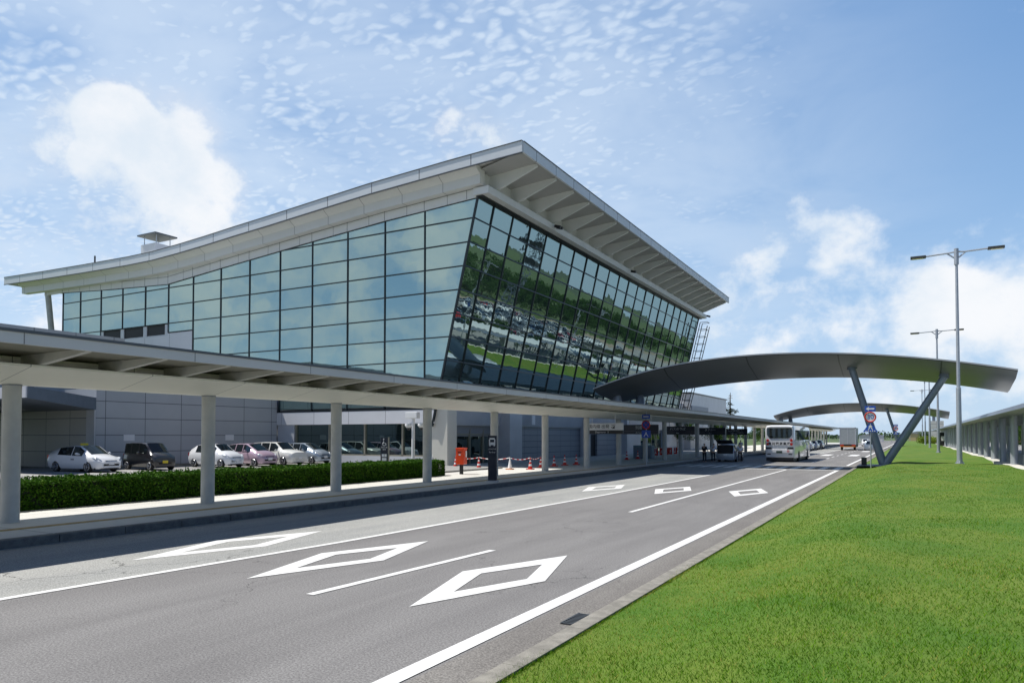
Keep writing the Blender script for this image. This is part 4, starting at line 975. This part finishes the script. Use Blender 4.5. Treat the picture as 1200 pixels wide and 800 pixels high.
MB().tube([(0, 0, 0), (0, 0, 4.0)], .04, 10).build('pole', M_galv, ns, smooth=True)
d_ = MB().tube([(0, -.07, 2.95), (0, -.05, 2.95)], .32, 32).build('disc', M_sblue, ns)
q = MB(); q.tube([(math.cos(t) * .29, -.077, 2.95 + math.sin(t) * .29) for t in np.linspace(0, 2 * math.pi, 33)], .04, 6, cap=False); q.bar((-.2, -.076, 3.15), (.2, -.076, 2.75), .02, .07, up=(0, 1, 0)); q.bar((-.2, -.078, 2.75), (.2, -.078, 3.15), .02, .07, up=(0, 1, 0)); q.build('red_cross', M_red, d_)
b_ = MB().box(-.3, .3, -.07, -.05, 3.4, 3.7).build('upper_plate', M_sblue, ns); MB().box(-.2, .2, -.077, -.071, 3.51, 3.59).build('arrow', M_sw, b_)
b_ = MB().box(-.33, .33, -.07, -.05, 2.0, 2.55).build('lower_plate', M_sblue, ns)
q = MB(); q.prism([(-.14, 2.08), (0, 2.28), (.14, 2.08), (.18, 2.1), (.03, 2.36), (.0, 2.48), (-.03, 2.36), (-.18, 2.1)], 'y', -.077, -.071); q.build('symbol', M_sw, b_)
# hanging direction signs
def hang_sign(loc, label, L, jp, en, bright):
    a = empty('hanging_sign', loc, label, 'sign', 'direction signs hanging under the canopy')
    for s in (-.3, .3): MB().tube([(s * L, 0, .5), (s * L, 0, 1.3)], .025, 6).build('hanger', M_sw, a)
    MB().box(-L / 2, L / 2, -.08, .08, .0, .5).build('panel', M_sw if bright else M_navy, a)
    MB().box(-L / 2, L / 2, -.08, .08, -.26, -.004).build('lower_panel', M_black if bright else M_navy, a)
    text('lettering', jp, M_black if bright else M_sw, a, (-.1, -.085, .25), .30, ROT_S); text('lettering', en, M_sw, a, (-.1, -.085, -.13), .17, ROT_S)
    return a
hang_sign((-18.9, 47.6, 2.72), 'white hanging sign with black characters over a black strip, under the canopy', 2.9, '国内線 出発 ✈', 'Departures   2', True)
hang_sign((-18.9, 55.5, 2.72), 'dark hanging sign with yellow lower strip behind the no stopping sign', 3.0, '到着', 'Arrivals', False)
hang_sign((-18.9, 66.5, 2.72), 'dark hanging sign third from the near end of the canopy', 3.0, 'バスのりば', 'Bus', False)
hang_sign((-18.9, 79.0, 2.72), 'dark hanging sign fourth from the near end of the canopy', 3.0, 'タクシー', 'Taxi', False)
hang_sign((-18.9, 91.0, 2.72), 'dark hanging sign farthest along the canopy, above the open tailgate', 3.0, 'レンタカー', 'Rent a Car', False)
# cones
def make_cone(loc, label, c1=M_red, c2=M_sw, base=M_red):
    a = empty('traffic_cone', loc, label, 'traffic cone', 'traffic cones in front of the entrance')
    MB().box(-.21, .21, -.21, .21, 0, .06).build('base', base, a, bevel=.01)
    zs = [.06, .22, .34, .48, .58, .72]; rs = [.15, .115, .092, .066, .048, .028]
    q = MB()
    for i in range(5): q.tube([(0, 0, zs[i]), (0, 0, zs[i + 1])], [rs[i], rs[i + 1]], 14, m=(c1 if i % 2 == 0 else c2))
    q.tube([(0, 0, .72), (0, 0, .77)], .035, 8, m=c1); q.build('cone', None, a); return a
CN = [(-27.0, 41.0), (-24.6, 40.1), (-21.3, 41.0), (-21.7, 43.3), (-22.0, 46.0), (-22.1, 48.0), (-21.8, 49.4), (-22.4, 62), (-22.4, 65)]
CLB = ['red and white cone just left of the post box', 'red and white cone between the post box and the bus stop pillar', 'red and white cone with the barrier chain ending at it', 'red and white cone just left of the fifth canopy column', 'red and white cone first right of the fifth canopy column', 'red and white cone second right of the fifth canopy column', 'red and white cone third right of the fifth canopy column', 'red and white cone in the shade left of the no stopping sign pole', 'red and white cone in the shade right behind the no stopping sign pole']
k0 = None
for (x, y), lb in zip(CN, CLB):
    if k0 is None: k0 = make_cone((x, y, .184), lb)
    else: c_ = copy_tree(k0); c_.location = (x, y, .184); c_['label'] = lb
make_cone((-22.4, 40.3, .184), 'all white cone on an orange base right of the bus stop pillar', M_sw, M_sw, mat('cone_base_orange', (.6, .2, .04), .6))
q = MB(); pts = [(-27.0, 41.0), (-24.6, 40.1), (-22.4, 40.3), (-21.3, 41.0), (-21.7, 43.3)]
for (a, b) in zip(pts[:-1], pts[1:]):
    n = 9
    for i in range(n):
        t0, t1 = i / n, (i + 1) / n; P_ = lambda t: Vector((a[0] + (b[0] - a[0]) * t, a[1] + (b[1] - a[1]) * t, .184 + .74 - .12 * 4 * t * (1 - t)))
        q.tube([P_(t0), P_(t1)], .022, 6, m=(M_red if i % 2 else M_sw))
tag(q.build('barrier_chain', None), 'red and white plastic chain strung between the traffic cones', 'chain')
# barriers beyond
for i, y in enumerate((76.5, 80.5, 84.0)):
    a = empty('barrier', (-24.6, y, .184), ['low red and white barrier, nearest of three under the canopy', 'low red and white barrier, middle of three under the canopy', 'low red and white barrier, farthest of three under the canopy'][i], 'barrier', 'barriers beside the entrance')
    q = MB(); q.box(-.03, .03, -1.2, 1.2, .75, .85, M_sw); q.box(-.03, .03, -1.2, 1.2, .2, .3, M_sw)
    for j in range(5): q.bar((0, -1.2 + j * .5, .25), (0, -.95 + j * .5, .8), .05, .07, M_red if j % 2 else M_sw)
    q.build('rails', M_sw, a)
    q = MB(); q.box(-.2, .2, -1.1, -1.05, 0, .8); q.box(-.2, .2, 1.05, 1.1, 0, .8); q.build('feet', M_red, a)
# vending cabinet
vb = empty('cabinet', (-22.3, 66.5, .184), 'waist high blue grey cabinet under the canopy beyond the cones', 'cabinet')
MB().box(-.9, .9, -.5, .5, 0, 1.25).build('box', mat('cabinet_blue', (.13, .22, .28), .5), vb, bevel=.03)
MB().box(-.86, -.02, -.52, -.5, .08, 1.1).build('door', M_blue, vb); MB().box(.02, .86, -.52, -.5, .08, 1.1).build('door', M_blue, vb)
# kerbside black planter near arch foot
fl = empty('floodlight_box', (-2.75, 55.4, .15), 'small black floodlight box on the kerb beside the arch leg', 'floodlight')
MB().box(-.22, .1, -.2, .2, .1, .7).build('housing', M_black, fl, bevel=.02); MB().box(-.5, .3, -.3, .3, 0, .1).build('base', M_black, fl, bevel=.02)

# ------------------------------------------------------------------ people
def person(loc, rz_, label, shirt=M_shirt, bend=0., h=1.7, arm=.3):
    a = empty('person', loc, label, 'person', None, rz_)
    s = h / 1.7
    def skin(name, V, E_, Rr, m, par):
        me = bpy.data.meshes.new(name); me.from_pydata([tuple(Vector(v) * s) for v in V], E_, []); o = bpy.data.objects.new(name, me); COL.objects.link(o)
        o.modifiers.new('s', 'SKIN'); sb = o.modifiers.new('d', 'SUBSURF'); sb.levels = 1; sb.render_levels = 1
        if not me.skin_vertices: 
            bb = bmesh.new(); bb.from_mesh(me); bb.verts.layers.skin.verify(); bb.to_mesh(me); bb.free()
        for i, r_ in enumerate(Rr): me.skin_vertices[0].data[i].radius = (r_ * s, r_ * s * .8) if i < 99 else (r_, r_)
        me.skin_vertices[0].data[0].use_root = True
        bpy.context.view_layer.update(); dgp = bpy.context.evaluated_depsgraph_get(); me2 = bpy.data.meshes.new_from_object(o.evaluated_get(dgp)); bpy.data.objects.remove(o)
        me2.materials.clear(); me2.materials.append(m); me2.polygons.foreach_set('use_smooth', [True] * len(me2.polygons)); o = bpy.data.objects.new(name, me2); COL.objects.link(o); o.parent = par; return o
    b = bend
    pel = (0, 0, .92); ch = (0, .25 * b, 1.28); nk = (0, .42 * b, 1.43); hd_ = (0, .5 * b + .02, 1.56); tp_ = (0, .52 * b, 1.65)
    V = [pel, ch, nk, hd_, tp_]; E_ = [(0, 1), (1, 2), (2, 3), (3, 4)]; Rr = [.14, .15, .055, .09, .07]
    for sx in (-1, 1):
        n = len(V); V += [(sx * .1, 0, .86), (sx * .11, .03, .48), (sx * .12, 0, .08), (sx * .13, .13, .03)]; E_ += [(0, n), (n, n + 1), (n + 1, n + 2), (n + 2, n + 3)]; Rr += [.09, .06, .04, .035]
        n = len(V); V += [(sx * .19, .35 * b, 1.38), (sx * .25, .3 * b + .1 * arm, 1.10), (sx * .24, .35 * b + arm, .92), (sx * .23, .38 * b + arm * 1.25, .84)]; E_ += [(1, n), (n, n + 1), (n + 1, n + 2), (n + 2, n + 3)]; Rr += [.055, .042, .034, .03]
    skin('body', V, E_, Rr, M_skin, a)
    V = [(0, 0, .90), (0, .24 * b, 1.28), (0, .38 * b, 1.40)]; E_ = [(0, 1), (1, 2)]; Rr = [.165, .175, .09]
    for sx in (-1, 1): n = len(V); V += [(sx * .19, .35 * b, 1.38), (sx * .25, .3 * b + .1 * arm, 1.12)]; E_ += [(1, n), (n, n + 1)]; Rr += [.075, .062]
    skin('shirt', V, E_, Rr, shirt, a)
    V = [(0, 0, .95)]; E_ = []; Rr = [.16]
    for sx in (-1, 1): n = len(V); V += [(sx * .1, 0, .84), (sx * .11, .03, .48), (sx * .12, 0, .10)]; E_ += [(0, n), (n, n + 1), (n + 1, n + 2)]; Rr += [.11, .08, .06]
    skin('trousers', V, E_, Rr, M_trou, a)
    skin('hair', [(0, .5 * b - .02, 1.58), (0, .5 * b, 1.665)], [(0, 1)], [.1, .085], M_hair, a)
    return a
person((-15.3, 64.6, 0), R(0), 'person in a white shirt bending into the open boot, seen from behind', bend=.5)
person((-13.3, 66.2, 0), R(30), 'person in a white shirt and dark trousers standing at the right of the open boot', bend=.15, arm=.2)
person((-15.9, 63.9, .0), R(-20), 'person in dark clothes standing left of the open boot', shirt=M_trou)
person((7.2, 53.6, .6), R(180), 'person in a white shirt behind the nearest right canopy column', bend=.05)
person((-18.4, 84, .18), R(180), 'person in dark clothes walking under the canopy left of the coach', shirt=M_trou, bend=.05)
person((-17.6, 88, .18), R(170), 'person in a pale shirt under the canopy beside the coach', bend=.05)

# ------------------------------------------------------------------ vegetation far and mirrored
t0 = make_tree('broadleaf_tree', 8.5, 4.2, 'x', 'tree', 'trees', (0, 0, 0), 7000, seed=3)
t1 = make_tree('broadleaf_tree', 7.0, 3.6, 'x', 'tree', 'trees', (0, 0, 0), 6000, seed=8)
TR = []
def put_tree(src, x, y, s, label, group, z=0):
    global used
    if src.name in TR: o = copy_tree(src)
    else: o = src; TR.append(src.name)
    o.location = (x, y, z); o.scale = (s, s, s); o.rotation_euler[2] = random.uniform(0, 6.28); o['label'] = label; o['group'] = group; return o
GB = 'green trees seen under the far part of the canopy'
for (x, y, s, lb) in [(-31, 108, .55, 'bushy green tree seen under the canopy left of the standing estate car'), (-27, 117, .5, 'bushy green tree seen under the canopy above the open tailgate'), (-26, 150, .55, 'green tree seen under the canopy just left of the coach'), (-22, 205, .75, 'rounded green tree just left of the box truck')]:
    put_tree(t0 if s < .6 else t1, x, y, s, lb, GB)
GR = 'dark trees behind the right canopy'
for i, (x, y, s, lb) in enumerate([(15.5, 56, .62, 'dark green tree behind the nearest right canopy columns'), (15, 66, .55, 'dark tree second from the near end behind the right canopy'), (14.5, 78, .6, 'dark tree third from the near end behind the right canopy'), (15, 92, .6, 'dark tree farthest back behind the right canopy columns')]):
    put_tree(t1, x, y, s, lb, GR, z=.0)
GS = 'low shrubs between the right canopy and the car park'
for i in range(16):
    put_tree(t1 if i % 2 else t0, 13.2 + (i % 3) * .8, 62 + i * 7.5, .42 + .06 * (i % 4), 'low dark green shrub in the row close behind the right canopy columns', GS)
GM = 'trees along the car park mirrored in the leaning glass'
for i in range(60):
    x = 80 + random.uniform(-4, 7) + (i % 3) * 7; y = 30 + i * 6.2 + random.uniform(-2, 2)
    put_tree(t0 if i % 3 else t1, x, y, random.uniform(.9, 1.35), 'broad green tree along the car park, seen only mirrored in the leaning glass', GM)
for i, (x, y, s, lb) in enumerate([(3.9, 262, .55, 'dark small tree left of the grey tower at the horizon')]): put_tree(t1, x, y, s, lb, None) ; 
# wood beyond the car park
P = []
for i in range(90):
    c_ = np.array([rng.uniform(108, 150), rng.uniform(60, 700), 0]); hh = rng.uniform(6, 12)
    d = rng.normal(size=(420, 3)); d /= np.linalg.norm(d, axis=1, keepdims=True); P.append(c_ + d * np.array([5, 6, hh / 2]) * rng.random((420, 1)) ** .4 + np.array([0, 0, hh / 2]))
wd = leaf_cloud('woodland', np.concatenate(P), .55, M_leafA, None); tag(wd, 'continuous belt of woodland beyond the car park mirrored in the glass', 'woodland', kind='stuff')
P = []
for i in range(80):
    c_ = np.array([-420 + i * 11 + rng.uniform(-4, 4), rng.uniform(640, 720), 0]); hh = rng.uniform(3, 7)
    d = rng.normal(size=(130, 3)); d /= np.linalg.norm(d, axis=1, keepdims=True); P.append(c_ + d * np.array([8, 6, hh / 2]) * rng.random((130, 1)) ** .4 + np.array([0, 0, hh / 2]))
tl = leaf_cloud('distant_treeline', np.concatenate(P), 1.1, M_leafA, None); tag(tl, 'far off line of low trees across the end of the airfield', 'woodland', kind='stuff')
# yellow shrub at the end of the lawn
sh = empty('shrub', (3.3, 196, .5), 'yellow green rounded shrub at the far end of the lawn', 'shrub')
MB().tube([(0, 0, -.2), (0, 0, 1.2)], [.2, .1], 8).build('stem', M_bark, sh)
P = []
for i in range(9):
    d = rng.normal(size=(700, 3)); d /= np.linalg.norm(d, axis=1, keepdims=True); P.append(np.array([rng.uniform(-2.6, 2.6), rng.uniform(-2, 2), rng.uniform(.5, 1.1)]) + d * 1.1 * rng.random((700, 1)) ** .4)
leaf_cloud('foliage', np.concatenate(P), .10, M_leafY, sh)
# bare conifer
cf = empty('bare_conifer', (-32.5, 152, 0), 'tall half bare conifer with a spiky top beyond the canopy roof', 'tree')
q = MB(); q.tube([(0, 0, 0), (0, 0, 6), (.1, 0, 11.3)], [.3, .2, .05], 8); rd = random.Random(4)
for i in range(34):
    z = 4.5 + i * .19; a = rd.uniform(0, 6.28); L = (12 - z) * .27 * rd.uniform(.5, 1.3) + .3; q.tube([(0, 0, z), (math.cos(a) * L, math.sin(a) * L, z + rd.uniform(-.3, .25))], [.07, .025], 5)
q.build('trunk', M_bark, cf); P = []
for i in range(24):
    z = rd.uniform(4.5, 7.6) if i < 21 else rd.uniform(7.6, 9); a = rd.uniform(0, 6.28); L = rd.uniform(.2, (11 - z) * .42); d = rng.normal(size=(70, 3)); P.append(np.array([math.cos(a) * L, math.sin(a) * L, z]) + d * np.array([.32, .32, .14]))
leaf_cloud('crown', np.concatenate(P), .12, M_needle, cf)
cf.location = (-32.5, 152, 0)

# car park east of the berm (seen mirrored in the leaning front glass)
struct('car_park', sheet(11.5, 64, -60, 420, -.005), M_lot)
struct('gravel_strip', sheet(64, 76, -80, 420, 0.0), mat('gravel', (.30, .25, .19), .95, var=.3, vscale=.4))
struct('car_park_verge', sheet(76, 84, -60, 420, 0.0), M_far)
pm3 = MB()
for x in (24, 34.5, 40.5, 51):
    for i in range(110): pm3.add([(x, 20 + i * 2.6, 0), (x + 5, 20 + i * 2.6, 0), (x + 5, 20.12 + i * 2.6, 0), (x, 20.12 + i * 2.6, 0)], [(0, 1, 2, 3)])
struct('car_park_lines', pm3, M_paint, fix=False)
def simple_car(kind, paint):
    L, W, wb, wr, st = PROF[kind]
    a = car_body('body', st, W, paint, None)
    parts = [a] + [o for o in bpy.data.objects if o.parent is None and o.name.split('.')[0] in ('windscreen', 'rear_window', 'side_window')]
    root = empty('mirrored_car', (0, 0, 0), 'x', 'car'); 
    for p in parts: p.parent = root
    q = MB()
    for sx in (1, -1):
        for sy in (1, -1): q.tube([(sx * wb / 2, sy * (W / 2 - .2), wr), (sx * wb / 2, sy * (W / 2 + .01), wr)], wr, 14)
    q.build('wheels', M_rub, root, smooth=True); return root
kinds = [('hatch', P_white, 'white hatchback'), ('wagon', P_white, 'white estate car'), ('liftback', P_silver, 'silver liftback'), ('hatch', P_red, 'red hatchback'), ('kei', P_dblue, 'dark blue mini car'), ('wagon', P_black, 'black estate car'), ('kei', P_ivory, 'ivory mini car'), ('liftback', P_grey, 'grey liftback')]
src = [simple_car(k_, p_) for k_, p_, l_ in kinds]; first = [True] * len(src)
rd = random.Random(12)
for x in (26.5, 37, 43, 53.5, 60):
    for i in range(72):
        if rd.random() < .26: continue
        y = 70 + i * 2.6; j = rd.choice([0, 0, 0, 1, 1, 2, 2, 3, 4, 5, 5, 6, 7, 7])
        if first[j]: o = src[j]; first[j] = False
        else: o = copy_tree(src[j])
        o.location = (x, y, 0); o.rotation_euler[2] = rd.choice([0, math.pi]) + rd.uniform(-.03, .03); o['label'] = kinds[j][2] + ' in the car park, seen only mirrored in the leaning glass'; o['group'] = 'cars in the mirrored car park'
ms = empty('lattice_mast', (34, 152, 0), 'tall dark lattice mast seen only mirrored near the upper corner of the leaning glass', 'mast')
q = MB(); H_ = 27.0
cr = [(-1, -1), (1, -1), (1, 1), (-1, 1)]
for i in range(14):
    z0, z1 = i * H_ / 14, (i + 1) * H_ / 14; w0, w1 = 1.9 - 1.3 * z0 / H_, 1.9 - 1.3 * z1 / H_
    for k_ in range(4):
        a, b = cr[k_], cr[(k_ + 1) % 4]
        q.bar((a[0] * w0, a[1] * w0, z0), (a[0] * w1, a[1] * w1, z1), .16, .16); q.bar((a[0] * w0, a[1] * w0, z0), (b[0] * w1, b[1] * w1, z1), .1, .1); q.bar((a[0] * w1, a[1] * w1, z1), (b[0] * w1, b[1] * w1, z1), .1, .1)
q.build('lattice', M_blue, ms)
for z, w_ in ((17, 2.2), (21, 2.0), (25, 1.6)): MB().box(-w_, w_, -w_, w_, z, z + .35).build('platform', M_blue, ms); MB().box(-w_ * .9, w_ * .9, -w_ * .9, w_ * .9, z + .35, z + 1.5).build('antennas', M_black, ms)
# ------------------------------------------------------------------ far right structures
tw = empty('grey_tower', (5.9, 215, 0), 'small grey block with roof plant at the far end of the right canopy', 'building')
MB().box(-1.6, 1.6, -2, 4, 0, 6.2).build('wall', panel_mat('block_wall', (.48, .49, .48), 'XZ', 3.5, .9, joint=.03), tw)
q = MB(); q.box(-.9, -.2, -1.5, -.7, 6.2, 8.8); q.box(.2, .8, -1.5, -.7, 6.2, 8.0); q.build('roof_plant', M_blue, tw); MB().box(-.8, .5, -2.03, -2, 3.7, 4.1).build('window', M_dark, tw)
lw_ = tag(MB().box(8.5, 14, 204, 204.4, 0, 4.6).build('boundary_wall', M_wallS), 'pale wall at the far end of the right canopy', 'wall')
ab = empty('folding_sign', (5.2, 150, .6), 'black folding board with a white notice at the far end of the canopy', 'sign')
MB().prism([(-.8, 0), (.8, 0), (.55, 2.4), (-.55, 2.4)], 'y', -.1, .0).build('board', M_black, ab); MB().box(-.35, .35, -.12, -.101, .9, 1.7).build('notice', M_sw, ab)
# distant fence and buildings
fn = empty('wire_fence', (0, 300, 0), 'distant wire fence with thin posts across the end of the road', 'fence')
q = MB()
for i in range(40): q.tube([(-60 + i * 3, 0, 0), (-60 + i * 3, 0, 3.0)], .07, 5)
q.build('post', M_galv, fn); q = MB()
for z in np.arange(.4, 3, .35): q.box(-60, 57, -.012, .012, z, z + .03)
q.build('mesh', M_galv, fn)
for i, (x, y, w_, h_, c_, lb) in enumerate([(-14, 330, 9, 2.6, (.6, .6, .6), 'tiny white shed at the horizon beside the truck'), (2, 320, 5, 3.2, (.55, .42, .2), 'tiny tan hut at the horizon between the arch legs'), (8, 350, 8, 2.8, (.6, .62, .66), 'tiny pale building at the horizon left of the shrub')]):
    a = empty('distant_shed', (x, y, 0), lb, 'shed'); MB().box(-w_ / 2, w_ / 2, 0, 5, 0, h_).build('wall', mat('shed%d' % i, c_, .7), a); MB().prism([(-w_ / 2 - .2, h_), (w_ / 2 + .2, h_), (0, h_ + .9)], 'y', -.2, 5.2).build('roof', M_rooft, a)
# low hills on the horizon
xs = np.linspace(-2600, 2600, 90)
hv = []; 
for x in xs: hh = 12 + 10 * math.sin(x * .004) + 9 * math.sin(x * .013 + 1) + 5 * math.sin(x * .031); hv.append((x, max(4, hh)))
q = MB(); vs = [(x, 3600, -1) for x, h in hv] + [(x, 3900, h) for x, h in hv] + [(x, 4400, h * .7) for x, h in hv]; n = len(hv)
q.add(vs, [(i, i + 1, n + i + 1, n + i) for i in range(n - 1)] + [(n + i, n + i + 1, 2 * n + i + 1, 2 * n + i) for i in range(n - 1)])
struct('hills', q, mat('hill_green', (.06, .09, .05), .95, var=.3, vscale=.004), smooth=True)
